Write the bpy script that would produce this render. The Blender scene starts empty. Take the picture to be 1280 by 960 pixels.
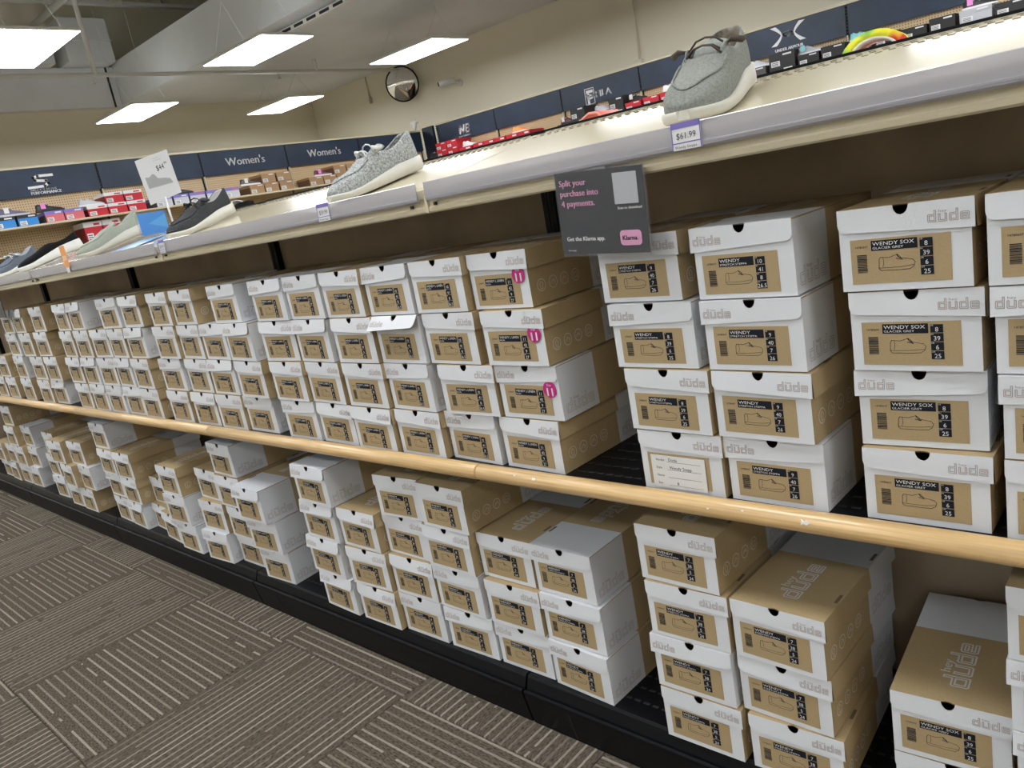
import bpy, math, random
from mathutils import Vector, Matrix
R = math.radians
random.seed(7)
SC = bpy.context.scene
COL = SC.collection
# ------------------------------------------------------------------ camera
# the floor is z = 0; the eye of the camera is 1.184 m above it
EYE = 1.184
YAW, PIT, ROL, FPX = 0.7748, 0.2381, -0.1857, 967.05
def cam_axes():
    cy, sy, cp, sp = math.cos(YAW), math.sin(YAW), math.cos(PIT), math.sin(PIT)
    f = Vector((-sy*cp, cy*cp, -sp)); r0 = Vector((cy, sy, 0)); u0 = r0.cross(f)
    cr, sr = math.cos(ROL), math.sin(ROL)
    return cr*r0 + sr*u0, -sr*r0 + cr*u0, f
cr_, cu_, cf_ = cam_axes()
cd = bpy.data.cameras.new('camera'); cam = bpy.data.objects.new('camera', cd); COL.objects.link(cam)
cam.matrix_world = Matrix(((cr_.x, cu_.x, -cf_.x, 0), (cr_.y, cu_.y, -cf_.y, 0), (cr_.z, cu_.z, -cf_.z, EYE), (0, 0, 0, 1)))
cd.sensor_width = 36; cd.lens = 36*FPX/1280; cd.clip_start = .02; cd.clip_end = 100
SC.camera = cam
# ------------------------------------------------------------------ world, exposure
w = bpy.data.worlds.new('world'); SC.world = w; w.use_nodes = True
w.node_tree.nodes['Background'].inputs[0].default_value = (.9, .95, 1, 1)
w.node_tree.nodes['Background'].inputs[1].default_value = .05
SC.view_settings.view_transform = 'Standard'; SC.view_settings.look = 'None'
SC.view_settings.exposure = 0.35; SC.view_settings.gamma = 1
LIGHT = 11.5            # radiance of the ceiling light panels
UP_FILL = 2.0          # radiance of the glow added on their tops to brighten the ceiling
# ------------------------------------------------------------------ helpers
MATS = {}
def mat(name, col, rough=.6, metal=0, emit=0, bump=None, noise=None, alpha=1, spec=.5, coat=0, trans=0):
    if name in MATS: return MATS[name]
    m = bpy.data.materials.new(name); m.use_nodes = True; N = m.node_tree; b = N.nodes['Principled BSDF']
    b.inputs['Base Color'].default_value = (*col, 1); b.inputs['Roughness'].default_value = rough
    b.inputs['Metallic'].default_value = metal; b.inputs['Alpha'].default_value = alpha
    b.inputs['Specular IOR Level'].default_value = spec; b.inputs['Coat Weight'].default_value = coat
    b.inputs['Transmission Weight'].default_value = trans
    if emit:
        b.inputs['Emission Color'].default_value = (*col, 1); b.inputs['Emission Strength'].default_value = emit
    if noise or bump:
        tc = N.nodes.new('ShaderNodeTexCoord'); nz = N.nodes.new('ShaderNodeTexNoise')
        sc, amt = (noise or bump)[:2]
        nz.inputs['Scale'].default_value = sc; nz.inputs['Detail'].default_value = 4
        mp = N.nodes.new('ShaderNodeMapping'); N.links.new(tc.outputs['Object'], mp.inputs[0]); N.links.new(mp.outputs[0], nz.inputs[0])
        st = (noise or bump)[2] if len(noise or bump) > 2 else (1, 1, 1)
        mp.inputs['Scale'].default_value = st
        if noise:
            mx = N.nodes.new('ShaderNodeMix'); mx.data_type = 'RGBA'
            mx.inputs['A'].default_value = (*[c*(1-amt) for c in col], 1); mx.inputs['B'].default_value = (*[min(1, c*(1+amt)) for c in col], 1)
            rp = N.nodes.new('ShaderNodeMapRange'); rp.inputs['From Min'].default_value = .3; rp.inputs['From Max'].default_value = .7
            N.links.new(nz.outputs[0], rp.inputs[0]); N.links.new(rp.outputs[0], mx.inputs['Factor']); N.links.new(mx.outputs['Result'], b.inputs['Base Color'])
        if bump:
            bp = N.nodes.new('ShaderNodeBump'); bp.inputs['Strength'].default_value = bump[1]; bp.inputs['Distance'].default_value = .002
            N.links.new(nz.outputs[0], bp.inputs['Height']); N.links.new(bp.outputs[0], b.inputs['Normal'])
    MATS[name] = m; return m

class MB:
    """collects polygons and becomes one mesh"""
    def __init__(s): s.v = []; s.f = []; s.m = []; s.mats = []; s.sm = []
    def mi(s, m):
        if m not in s.mats: s.mats.append(m)
        return s.mats.index(m)
    def add(s, vs, fs, m, T=None, smooth=False):
        o = len(s.v); k = s.mi(m)
        s.v += [tuple(T(p)) if T else tuple(p) for p in vs]
        for f in fs: s.f.append([o+i for i in f]); s.m.append(k); s.sm.append(smooth)
    def quad(s, a, b, c, d, m): s.add([a, b, c, d], [(0, 1, 2, 3)], m)
    def poly(s, pts, m, T=None): s.add(pts, [tuple(range(len(pts)))], m, T)
    def box(s, x0, y0, z0, x1, y1, z1, m, T=None, bev=0):
        if bev > 0:
            b = min(bev, abs(x1-x0)/2.01, abs(y1-y0)/2.01, abs(z1-z0)/2.01)
            pts = []; 
            for z, i in ((z0, b), (z0+b, 0), (z1-b, 0), (z1, b)):
                pts += [(x0+i, y0+i, z), (x1-i, y0+i, z), (x1-i, y1-i, z), (x0+i, y1-i, z)]
            fs = [(3, 2, 1, 0), (12, 13, 14, 15)]
            for r in range(3):
                for k in range(4): fs.append((r*4+k, r*4+(k+1) % 4, r*4+4+(k+1) % 4, r*4+4+k))
            s.add(pts, fs, m, T); return
        s.add([(x0, y0, z0), (x1, y0, z0), (x1, y1, z0), (x0, y1, z0), (x0, y0, z1), (x1, y0, z1), (x1, y1, z1), (x0, y1, z1)],
              [(3, 2, 1, 0), (4, 5, 6, 7), (0, 1, 5, 4), (1, 2, 6, 5), (2, 3, 7, 6), (3, 0, 4, 7)], m, T)
    def prism(s, prof, x0, x1, m, T=None, closed=True):
        """profile of (y, z) points swept from x0 to x1"""
        n = len(prof); pts = [(x0, y, z) for y, z in prof] + [(x1, y, z) for y, z in prof]
        fs = [(i, (i+1) % n, n+(i+1) % n, n+i) for i in range(n if closed else n-1)]
        if closed: fs += [tuple(range(n))[::-1], tuple(range(n, 2*n))]
        s.add(pts, fs, m, T)
    def tube(s, P, r, m, seg=6, T=None, cap=True, smooth=True):
        P = [Vector(p) for p in P]; vs = []; n = len(P)
        rr = r if isinstance(r, (list, tuple)) else [r]*n
        t = (P[1]-P[0]).normalized(); a = t.orthogonal().normalized()
        for i, p in enumerate(P):
            t = (P[min(i+1, n-1)]-P[max(i-1, 0)]).normalized()
            a = (a - t*a.dot(t)); a = a.normalized() if a.length > 1e-6 else t.orthogonal().normalized()
            b = t.cross(a)
            for k in range(seg):
                q = 2*math.pi*k/seg; vs.append(p + a*(rr[i]*math.cos(q)) + b*(rr[i]*math.sin(q)))
        fs = [(i*seg+k, i*seg+(k+1) % seg, (i+1)*seg+(k+1) % seg, (i+1)*seg+k) for i in range(n-1) for k in range(seg)]
        if cap: fs += [tuple(range(seg))[::-1], tuple(range((n-1)*seg, n*seg))]
        s.add(vs, fs, m, T, smooth)
    def ribbon(s, pts, wd, m, T=None, closed=False):
        """flat line of width wd through 2D points (in the u, v plane)"""
        n = len(pts); P = [Vector(p) for p in pts]
        for i in range(n if closed else n-1):
            a, b = P[i], P[(i+1) % n]; d = b-a
            if d.length < 1e-9: continue
            d.normalize(); q = Vector((-d.y, d.x))*wd/2; e = d*wd/2
            s.add([a-q-e, b-q+e, b+q+e, a+q-e], [(0, 1, 2, 3)], m, T)
    def mesh(s, name):
        me = bpy.data.meshes.new(name); me.from_pydata([tuple(v) for v in s.v], [], s.f)
        for m in s.mats: me.materials.append(m)
        me.polygons.foreach_set('material_index', s.m); me.polygons.foreach_set('use_smooth', s.sm)
        me.update(); return me
    def build(s, name, parent=None, **k):
        return link(name, s.mesh(name), parent, **k)
def link(name, me, parent=None, loc=None, rz=0, **props):
    o = bpy.data.objects.new(name, me); COL.objects.link(o)
    if parent is not None: o.parent = parent
    if loc is not None: o.location = loc
    if rz: o.rotation_euler.z = rz
    for k, v in props.items():
        if v is not None: o[k] = v
    return o
def thing(name, label, category, loc=(0, 0, 0), rz=0, group=None):
    return link(name, None, None, loc, rz, label=label, category=category, group=group)
TXT = {}
def text2d(s):
    """outline of a word as flat polygons, 1 unit high"""
    if s in TXT: return TXT[s]
    c = bpy.data.curves.new('t', 'FONT'); c.body = s; c.size = 1; c.resolution_u = 2; c.fill_mode = 'FRONT'
    o = bpy.data.objects.new('t', c); me = bpy.data.meshes.new_from_object(o)
    V = [(v.co.x, v.co.y) for v in me.vertices]; F = [tuple(p.vertices) for p in me.polygons]
    bpy.data.objects.remove(o); bpy.data.meshes.remove(me)
    x0 = min(v[0] for v in V); x1 = max(v[0] for v in V)
    V = [(x-x0, y) for x, y in V]; TXT[s] = (V, F, x1-x0); return TXT[s]
def put_text(mb, s, u, v, h, m, T, width=None, align='l', bold=0):
    """h = letter size; width squeezes the word to that width"""
    V, F, wd = text2d(s); k = h; kx = (width/wd) if width else h
    if align == 'c': u -= wd*kx/2
    if align == 'r': u -= wd*kx
    for dx in ([0, bold] if bold else [0]):
        mb.add([(u+x*kx+dx, v+y*k) for x, y in V], F, m, T)
def arc(cx, cy, r, a0, a1, n, ry=None):
    ry = r if ry is None else ry
    return [(cx+r*math.cos(R(a0+(a1-a0)*i/n)), cy+ry*math.sin(R(a0+(a1-a0)*i/n))) for i in range(n+1)]
ORD = 'first second third fourth fifth sixth seventh eighth ninth tenth eleventh twelfth thirteenth fourteenth fifteenth sixteenth seventeenth eighteenth nineteenth twentieth twenty-first twenty-second twenty-third twenty-fourth twenty-fifth twenty-sixth'.split()
# ------------------------------------------------------------------ materials of the room
M_wall = mat('beige wall paint', (.74, .695, .56), .75, bump=(60, .1))
M_grey = mat('grey painted duct', (.72, .75, .77), .5, noise=(1.2, .06))
M_deck = mat('painted steel deck', (.70, .69, .64), .7)
M_steel = mat('painted steel joist', (.60, .60, .57), .6)
M_dark = mat('dark gap', (.02, .02, .022), .7)
M_white = mat('white painted metal', (.75, .75, .73), .45)
M_black = mat('black powder coat', (.0035, .004, .0055), .40, bump=(300, .05), spec=.16)
M_cream = mat('cream enamelled shelf', (.58, .52, .375), .12, noise=(3, .02))
def carpet(name, swap):
    m = bpy.data.materials.new(name); m.use_nodes = True; N = m.node_tree; b = N.nodes['Principled BSDF']; L = N.links
    b.inputs['Roughness'].default_value = .95; b.inputs['Specular IOR Level'].default_value = .1
    tc = N.nodes.new('ShaderNodeTexCoord'); sp = N.nodes.new('ShaderNodeSeparateXYZ'); L.new(tc.outputs['Object'], sp.inputs[0])
    inf = N.nodes.new('ShaderNodeObjectInfo')
    def math_(op, a, bb=None, c=None):
        n = N.nodes.new('ShaderNodeMath'); n.operation = op
        for i, q in enumerate((a, bb, c)):
            if q is None: continue
            if isinstance(q, (int, float)): n.inputs[i].default_value = q
            else: L.new(q, n.inputs[i])
        return n.outputs[0]
    along, across = (sp.outputs[0], sp.outputs[1]) if not swap else (sp.outputs[1], sp.outputs[0])
    row = math_('FLOOR', math_('MULTIPLY', across, 40))
    fr = math_('FRACT', math_('MULTIPLY', across, 40))
    # every row has its own run of light yarn that breaks off at its own places
    wn = N.nodes.new('ShaderNodeTexWhiteNoise'); wn.noise_dimensions = '2D'
    cb = N.nodes.new('ShaderNodeCombineXYZ'); L.new(row, cb.inputs[0]); L.new(inf.outputs['Random'], cb.inputs[1]); L.new(cb.outputs[0], wn.inputs['Vector'])
    nz = N.nodes.new('ShaderNodeTexNoise'); nz.noise_dimensions = '3D'; nz.inputs['Scale'].default_value = 1; nz.inputs['Detail'].default_value = 2
    c2 = N.nodes.new('ShaderNodeCombineXYZ'); L.new(math_('MULTIPLY', along, 8), c2.inputs[0]); L.new(math_('MULTIPLY', row, 3.7), c2.inputs[1])
    L.new(math_('MULTIPLY', inf.outputs['Random'], 40), c2.inputs[2]); L.new(c2.outputs[0], nz.inputs['Vector'])
    line = math_('LESS_THAN', math_('ABSOLUTE', math_('SUBTRACT', fr, .5)), .12)
    strong = math_('MULTIPLY', line, math_('MULTIPLY', math_('GREATER_THAN', nz.outputs[0], .36), math_('ADD', .25, math_('MULTIPLY', wn.outputs[0], .65))))
    fine = N.nodes.new('ShaderNodeTexNoise'); fine.inputs['Scale'].default_value = 1; fine.inputs['Detail'].default_value = 5
    c3 = N.nodes.new('ShaderNodeCombineXYZ'); L.new(math_('MULTIPLY', along, 90), c3.inputs[0]); L.new(math_('MULTIPLY', across, 330), c3.inputs[1]); L.new(c3.outputs[0], fine.inputs['Vector'])
    r1 = N.nodes.new('ShaderNodeValToRGB'); L.new(fine.outputs[0], r1.inputs[0])
    r1.color_ramp.elements[0].position = .3; r1.color_ramp.elements[0].color = (.032, .026, .020, 1)
    r1.color_ramp.elements[1].position = .72; r1.color_ramp.elements[1].color = (.165, .138, .105, 1)
    mx = N.nodes.new('ShaderNodeMix'); mx.data_type = 'RGBA'; L.new(strong, mx.inputs['Factor']); L.new(r1.outputs[0], mx.inputs['A'])
    r2 = N.nodes.new('ShaderNodeMix'); r2.data_type = 'RGBA'; L.new(fine.outputs[0], r2.inputs['Factor'])
    r2.inputs['A'].default_value = (.19, .165, .135, 1); r2.inputs['B'].default_value = (.50, .46, .385, 1)
    L.new(r2.outputs['Result'], mx.inputs['B']); L.new(mx.outputs['Result'], b.inputs['Base Color'])
    bp = N.nodes.new('ShaderNodeBump'); bp.inputs['Strength'].default_value = .35; bp.inputs['Distance'].default_value = .002
    L.new(fine.outputs[0], bp.inputs['Height']); L.new(bp.outputs[0], b.inputs['Normal'])
    return m
M_carpA = carpet('striped carpet tile', False); M_carpB = carpet('striped carpet tile turned', True)
# ------------------------------------------------------------------ setting
XL, XR, YF, YB, ZC = -12.7, 7.0, 9.1, -8.0, 5.42
HY1, HY2 = 4.147, 7.25
mb = MB(); mb.box(XL, YB, -.1, XR, YF, -.006, M_dark)
for x in (0,): pass
floor = mb.build('floor', kind='structure')
TX, TY = .57, .59
def tile_mesh(name, m):
    b = MB(); hx, hy, e = TX/2-.0006, TY/2-.0006, .002
    b.add([(-hx, -hy, -.006), (hx, -hy, -.006), (hx, hy, -.006), (-hx, hy, -.006), (-hx, -hy, -e), (hx, -hy, -e), (hx, hy, -e), (-hx, hy, -e),
           (-hx+e, -hy+e, 0), (hx-e, -hy+e, 0), (hx-e, hy-e, 0), (-hx+e, hy-e, 0)],
          [(0, 1, 5, 4), (1, 2, 6, 5), (2, 3, 7, 6), (3, 0, 4, 7), (4, 5, 9, 8), (5, 6, 10, 9), (6, 7, 11, 10), (7, 4, 8, 11), (8, 9, 10, 11)], m)
    return b.mesh(name)
tA, tB = tile_mesh('carpet_tile', M_carpA), tile_mesh('carpet_tile_turned', M_carpB)
for i in range(-14, 6):
    for j in range(-7, 2):
        link('carpet_tile', tB if (i+j) % 2 == 0 else tA, floor, (-2.10-TX/2+i*TX+TX, .955-TY/2+j*TY, 0))
mb = MB()      # carpet farther away than any single tile can be told apart
mb.box(XL, YB, -.006, -2.10+TX*-14, YF, -.001, M_carpA); mb.box(-2.10+TX*6, YB, -.006, XR, YF, -.001, M_carpA)
mb.box(-2.10-14*TX, YB, -.006, -2.10+TX*6, .955-8*TY, -.001, M_carpA); mb.box(-2.10-14*TX, .955+TY, -.006, -2.10+TX*6, YF, -.001, M_carpA)
mb.build('carpet_beyond', floor, kind='stuff')
def wall(name, *b):
    q = MB(); q.box(*b, M_wall); return q.build(name, kind='structure')
wall('wall_left', XL-.15, YB, 0, XL, YF, ZC); wall('wall_right', XR, YB, 0, XR+.15, YF, ZC)
wall('wall_back', XL, YF, 0, XR, YF+.15, ZC); wall('wall_front', XL, YB-.15, 0, XR, YB, ZC)
# corrugated roof deck: ribs run along y
mb = MB(); n = int((XR-XL)/.15)
prof = []
for i in range(n):
    x = XL+i*.15; prof += [(x, ZC), (x+.075, ZC), (x+.09, ZC+.04), (x+.135, ZC+.04)]
mb.add([(x, YB, z) for x, z in prof]+[(x, YF, z) for x, z in prof], [(i, i+1, len(prof)+i+1, len(prof)+i) for i in range(len(prof)-1)], M_deck)
mb.box(XL, YB, ZC+.05, XR, YF, ZC+.1, M_deck); mb.build('ceiling', kind='structure')
# painted bulkheads high on the two walls
mb = MB(); mb.box(XL, YB, EYE+2.335, XL+.15, 5.57, EYE+2.90, M_grey); mb.build('trim_1', kind='structure')
mb = MB(); mb.box(XL, 5.575, EYE+2.35, XR, YF, EYE+2.95, M_grey); mb.build('trim_2', kind='structure')
mb = MB(); mb.box(XL+.14, 5.45, EYE+2.33, XL+.165, 5.475, EYE+2.90, M_dark); mb.build('trim_3', kind='structure')
# ducts
def duct(label, b, seams, axis):
    t = thing('air_duct', label, 'duct'); q = MB(); q.box(*b, M_grey); q.build('duct_body', t)
    for s in seams:
        q = MB(); c = list(b)
        c[axis] = s-.012; c[axis+3] = s+.012
        for k in range(3):
            if k != axis: c[k] -= .012; c[k+3] += .012
        q.box(*c, M_grey); q.build('duct_flange', t)
    return t
duct('short grey duct standing on the bulkhead of the far left wall', (XL+.02, 4.85, EYE+2.905, XL+.5, 5.5, EYE+3.5), [EYE+3.2], 2)
duct('low grey duct box left of the taller one on the bulkhead', (XL+.02, 3.6, EYE+2.905, XL+.4, 4.7, EYE+3.2), [], 0)
# bar joists along y
def joist(x, n):
    t = thing('bar_joist', 'open-web steel joist under the roof deck, ' + n, 'joist'); z1, z0 = ZC-.03, ZC-.62
    for z in (z1, z0):
        for d in (-.03, .03):
            q = MB(); q.box(x+d-.022, YB+.1, z-.025, x+d+.022, YF-.3, z+.025, M_steel); q.build('chord', t)
    y = YB+.4; k = 0
    while y < 6.2:
        if y > -1.5:
            q = MB(); q.tube([(x, y, z0 if k % 2 else z1), (x, y+.45, z1 if k % 2 else z0)], .016, M_steel); q.build('web_bar', t)
        y += .45; k += 1
for i, x in enumerate((-11.9, -10.4, -8.9, -7.4, -5.9)): joist(x, ORD[i]+' from the far left wall')
for i, (y, z) in enumerate(((2.2, ZC-.75), (2.5, ZC-.75), (4.6, ZC-.80))):
    q = MB(); q.tube([(XL+.1, y, z), (XR-.1, y, z)], .045, M_steel, 8)
    q.build('conduit_pipe', label='grey pipe along the ceiling under the joists, %s of three' % ('nearest', 'middle', 'farthest')[i], category='pipe')
# sprinkler pipe with its hangers and heads
t = thing('sprinkler_pipe', 'thin white sprinkler pipe crossing below the bulkhead to the back wall', 'pipe')
q = MB(); q.tube([(-9.82, YB+.1, EYE+2.19), (-9.82, YF, EYE+2.19)], .026, M_white, 8); q.build('pipe', t)
for y, zt_ in ((HY1, ZC-.3), (HY2, EYE+2.35)): q = MB(); q.tube([(-9.82, y, EYE+2.19), (-9.82, y, zt_)], .028, M_white, 8); q.build('hanger_rod', t)
for y in (1.9, 4.1, 6.6):
    q = MB(); q.tube([(-9.82, y, EYE+2.19), (-9.82, y, EYE+2.10)], .013, M_white); q.tube([(-9.82+.03*math.cos(a*.5236), y+.03*math.sin(a*.5236), EYE+2.10) for a in range(13)], .006, M_white, 4)
    q.build('sprinkler_head', t)
# cable tray below the large duct
t = thing('cable_tray', 'slotted white strut channel under the grey bulkhead', 'cable tray')
q = MB(); q.box(-8.7, 5.80, EYE+2.27, 2, 5.87, EYE+2.33, M_white); q.build('channel', t)
q = MB()
for i in range(40): q.box(-8.6+i*.26, 5.795, EYE+2.285, -8.42+i*.26, 5.80, EYE+2.315, M_dark)
q.build('slot', t, kind='stuff')
for x in (-8.5, -6.4): q = MB(); q.tube([(x, 5.83, EYE+2.32), (x, 5.83, EYE+2.36)], .012, M_steel); q.build('hanger_rod', t)
# ------------------------------------------------------------------ lights
M_glow = mat('lit diffuser', (.965, .985, 1.0), .5, emit=LIGHT)
hb = MB(); hb.box(-.615, -.31, .004, .615, .31, .034, M_white, bev=.006); H_me = hb.mesh('light_housing')
db = MB(); db.box(-.61, -.305, 0, .61, .305, .0125, M_glow); D_me = db.mesh('diffuser')
M_up = mat('added upward fill glow', (.965, .985, 1.0), .5, emit=UP_FILL)
db = MB(); db.box(-.5, -.2, .0335, .5, .2, .037, M_up); U_me = db.mesh('added_top_glow')  # added glowing sheet, not a known part of the fixture; lights the roof deck
LXs = (-10.85, -7.68, -4.55, -1.4, 1.75, 4.9); LYs = (7.28, 4.97, 2.66, .35, -1.95, -4.3, -6.6)
names_seen = {(-10.85, 7.28): 'farthest right of the five in view, above the corner', (-10.85, 4.97): 'second row, nearest the far left wall', (-7.68, 7.28): 'right-hand one beside the round mirror', (-7.68, 4.97): 'middle one before the bulkhead', (-7.68, 2.66): 'cut by the left edge of the photo, largest'}
for i, x in enumerate(LXs):
    for j, y in enumerate(LYs):
        lab = names_seen.get((x, y))
        lab = ('white rectangular panel light, ' + lab) if lab else 'white panel light in the %s row from left, %s from back wall' % (ORD[i], ORD[j])
        t = thing('ceiling_light', lab, 'light', (x, y, EYE+1.92), group='hanging ceiling lights')
        link('housing', H_me, t); link('diffuser', D_me, t)
        if y < 5.5: link('added_top_glow', U_me, t)
        wz = .62 if y < 5.5 else .36
        for sx in (-.45, .45):
            q = MB()
            q.tube([(sx, -.25, .033), (sx, 0, wz), (sx, .25, .033)], .002, M_steel, 4); q.tube([(sx, 0, wz-.01), (sx, 0, ZC-EYE-1.97 if y < 5.5 else .43)], .002, M_steel, 4)
            q.build('hanging_wire', t)
# ------------------------------------------------------------------ things on the back wall
M_mirror = mat('mirror glass', (.9, .9, .9), .03, 1)
t = thing('convex_mirror', 'round convex security mirror high on the back wall', 'mirror', (-9.85, 8.86, EYE+1.98))
t.rotation_euler = (R(10), 0, R(36))
mb = MB(); n = 28; rings = 7; vs = [(0, -.10, 0)]; fs = []
for r in range(1, rings+1):
    for k in range(n):
        a = 2*math.pi*k/n; rr = .26*r/rings; vs.append((rr*math.cos(a), -.10*(1-(r/rings)**2), rr*math.sin(a)))
for k in range(n):
    fs.append((0, 1+k, 1+(k+1) % n))
    for r in range(rings-1): fs.append((1+r*n+k, 1+(r+1)*n+k, 1+(r+1)*n+(k+1) % n, 1+r*n+(k+1) % n))
mb.add(vs, fs, M_mirror, smooth=True); mb.build('mirror_face', t)
mb = MB(); mb.tube([(.262*math.cos(2*math.pi*k/28), 0, .262*math.sin(2*math.pi*k/28)) for k in range(29)], .012, M_black, 6); mb.build('mirror_rim', t)
mb = MB(); mb.tube([(0, 0, 0), (-.02, .16, 0)], .03, M_black, 8); mb.build('mirror_bracket', t)
t = thing('security_camera', 'small grey bullet camera on the back wall beside the mirror', 'camera', (-8.8, 9.1, EYE+1.78))
mb = MB(); mb.tube([(0, 0, -.02), (0, -.02, -.02)], .05, M_white, 12); mb.build('mount', t)
mb = MB(); mb.tube([(0, -.02, -.02), (-.05, -.12, .02)], .02, M_white, 8); mb.build('arm', t)
mb = MB(); mb.tube([(-.02, -.10, .03), (-.17, -.30, .0)], .04, M_grey, 12); mb.build('camera_body', t)
mb = MB(); mb.tube([(-.17, -.30, 0), (-.178, -.31, -.002)], .033, M_black, 12); mb.build('lens', t)
for x, z0, lab in ((-5.6, EYE+1.32, 'above the square emblem'), (-11.0, EYE+2.0, 'left of the mirror near the corner')):
    t = thing('wall_conduit', 'thin beige conduit and outlet box, ' + lab, 'conduit')
    mb = MB(); mb.tube([(x, 9.08, z0), (x, 9.08, EYE+2.4)], .014, M_wall, 8); mb.build('pipe', t)
    mb = MB(); mb.box(x-.05, 9.03, z0-.1, x+.05, 9.1, z0, M_wall, bev=.006); mb.build('outlet_box', t)
t = thing('dome_camera', 'small white dome camera on the dark corner panel', 'camera', (-9.16, 8.30, EYE+1.24))
mb = MB(); mb.tube([(0, 0, -.08), (0, 0, 0), (0, 0, .05)], [.02, .045, .045], M_white, 12); mb.build('dome', t)
mb = MB(); mb.tube([(0, 0, .05), (0, .1, .05)], .015, M_white, 8); mb.build('arm', t)
# ------------------------------------------------------------------ shelving run with shoe boxes
M_back = mat('brown hardboard', (.38, .30, .215), .65, noise=(6, .15))
M_wood = mat('maple bumper rail', (.62, .42, .20), .32, noise=(5, .22, (1, 40, 40)), coat=.3)
M_plast = mat('clear plastic strip', (.42, .41, .455), .14, alpha=.62)
M_slot = mat('pressed hole', (.16, .13, .09), .8)
S4 = 1.2192; X0 = -1.163
GJ = [X0+k*S4 for k in range(-4, 3)]     # joints between the four-foot sections
gon = thing('gondola_shelving', 'long cream and black shoe shelving run filled with shoe boxes', 'shelving', (0, 1.44, 0))
def g(mb, name, par=None, **k):
    o = mb.build(name, par if par is not None else gon, **k)
    if par is None: o.location = (0, -1.44, 0)
    return o
def shared(name, mb, xs):
    me = mb.mesh(name); L = []
    for x in xs: L.append(link(name, me, gon, (x, -1.44, 0)))
    return L
E_ = EYE
# back panels and uprights (origin at section's left joint)
q = MB(); q.box(.012, 1.436, .03, S4-.012, 1.448, E_+.115, M_back); shared('back_panel', q, GJ[:-1])
q = MB(); q.box(-.018, 1.415, .02, .018, 1.462, E_+.118, M_black); q.box(-.006, 1.4135, .1, -.003, 1.4155, E_+.0, M_dark); q.box(.003, 1.4135, .1, .006, 1.4155, E_+.0, M_dark)
shared('upright', q, GJ)
# base deck: kick plate, front lip, deck
q = MB(); q.prism([(1.052, 0), (1.052, .004), (1.037, .082), (1.036, .092), (1.042, .094), (1.047, .088), (1.058, .116), (1.062, .122), (1.075, .1215), (1.43, .1215), (1.43, .112), (1.07, .112), (1.06, .08), (1.064, 0)], .003, S4-.003, M_black)
kb = shared('base_deck', q, GJ[:-1])
q = MB(); q.prism([(1.0514, .004), (1.0366, .081), (1.038, .081), (1.053, .004)], .1295, .1308, M_dark); shared('kick_seam', q, GJ[:-1])
for i, o in enumerate(kb): pass
# perforated wire-look holes on deck fronts
q = MB()
for i in range(52):
    for j in range(6): x = .05+i*.0218+(j % 2)*.0109; y = 1.10+j*.04; q.box(x, y, 0, x+.013, y+.006, .0006, M_dark)
pm = q.mesh('slot'); 
for k, x in enumerate(GJ[1:-1]):
    for z in (.1216, E_-.5503): link('slot', pm, gon, (x, -1.44, z), kind='stuff')
# middle shelf and the round maple rail on its edge
q = MB(); q.box(.003, 1.055, E_-.575, S4-.003, 1.432, E_-.5505, M_black, bev=.002); shared('shelf_deck', q, GJ[:-1])
q = MB(); n = 12
prof = [(1.043+.0175*math.cos(R(a)), E_-.5536+.0175*math.sin(R(a))) for a in range(0, 360, 20)]
q.add([(x, y, z) for x in (.0012, .003, S4-.003, S4-.0012) for y, z in [(1.043+(yy-1.043)*(.93 if x in (.0012, S4-.0012) else 1), E_-.5536+(zz-E_+.5536)*(.93 if x in (.0012, S4-.0012) else 1)) for yy, zz in prof]],
      [(r*18+i, r*18+(i+1) % 18, (r+1)*18+(i+1) % 18, (r+1)*18+i) for r in range(3) for i in range(18)]+[tuple(range(18))[::-1], tuple(range(54, 72))], M_wood, smooth=True)
shared('wooden_rail', q, GJ[:-1])
M_scuff = mat('white scuff', (.8, .8, .76), .6)
def scuff(x, a, s, par=gon):
    q = MB(); y = 1.043-.0182*math.cos(R(a)); z = E_-.5536+.0182*math.sin(R(a)); u = Vector((0, math.sin(R(a)), math.cos(R(a))))
    pts = [(0, 0), (.4, .25), (1, .1), (1.5, .5), (.9, .9), (.5, .55), (.1, 1)]
    P = [Vector((x, y, z))+Vector((p[0]*s, 0, 0))+u*(p[1]*s) for p in pts]; P2 = [p+Vector((0, .002, 0)) for p in P]
    q.add(P+P2, [tuple(range(7)), tuple(range(13, 6, -1))]+[(i, (i+1) % 7, 7+(i+1) % 7, 7+i) for i in range(7)], M_scuff); g(q, 'paint_scuff')
scuff(-.464, 5, .009); scuff(-1.00, 20, .006); scuff(-1.05, 30, .003); scuff(-.62, 10, .003); scuff(-.56, 25, .003)
# top: cream front lip, sloping display panel on both sides, clear price channel
q = MB(); q.prism([(1.05, E_-.009), (1.046, E_-.006), (1.046, E_+.001), (1.0505, E_+.004), (1.0505, E_+.016), (1.046, E_+.020), (1.046, E_+.036), (1.052, E_+.040), (1.433, E_+.119), (1.433, E_+.116), (1.054, E_+.036), (1.054, E_-.009)], .0015, S4-.0015, M_cream)
sl = shared('display_panel', q, GJ[:-1])
q = MB(); q.box(.02, 1.0455, E_+.0045, .026, 1.0512, E_+.0105, M_dark); q.box(S4-.05, 1.0455, E_+.0045, S4-.044, 1.0512, E_+.0105, M_dark); shared('bolt_hole', q, GJ[:-1])
q = MB(); q.box(-.004, 1.0445, E_-.009, .004, 1.050, E_+.02, M_cream, bev=.0015); shared('joint_cap', q, GJ)
q = MB(); q.prism([(1.8300-.0, E_-.009), (1.83, E_+.04), (1.449, E_+.119), (1.449, E_+.116), (1.826, E_+.036), (1.826, E_-.009)], .0015, S4-.0015, M_cream); shared('rear_display_panel', q, GJ[:-1])
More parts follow.
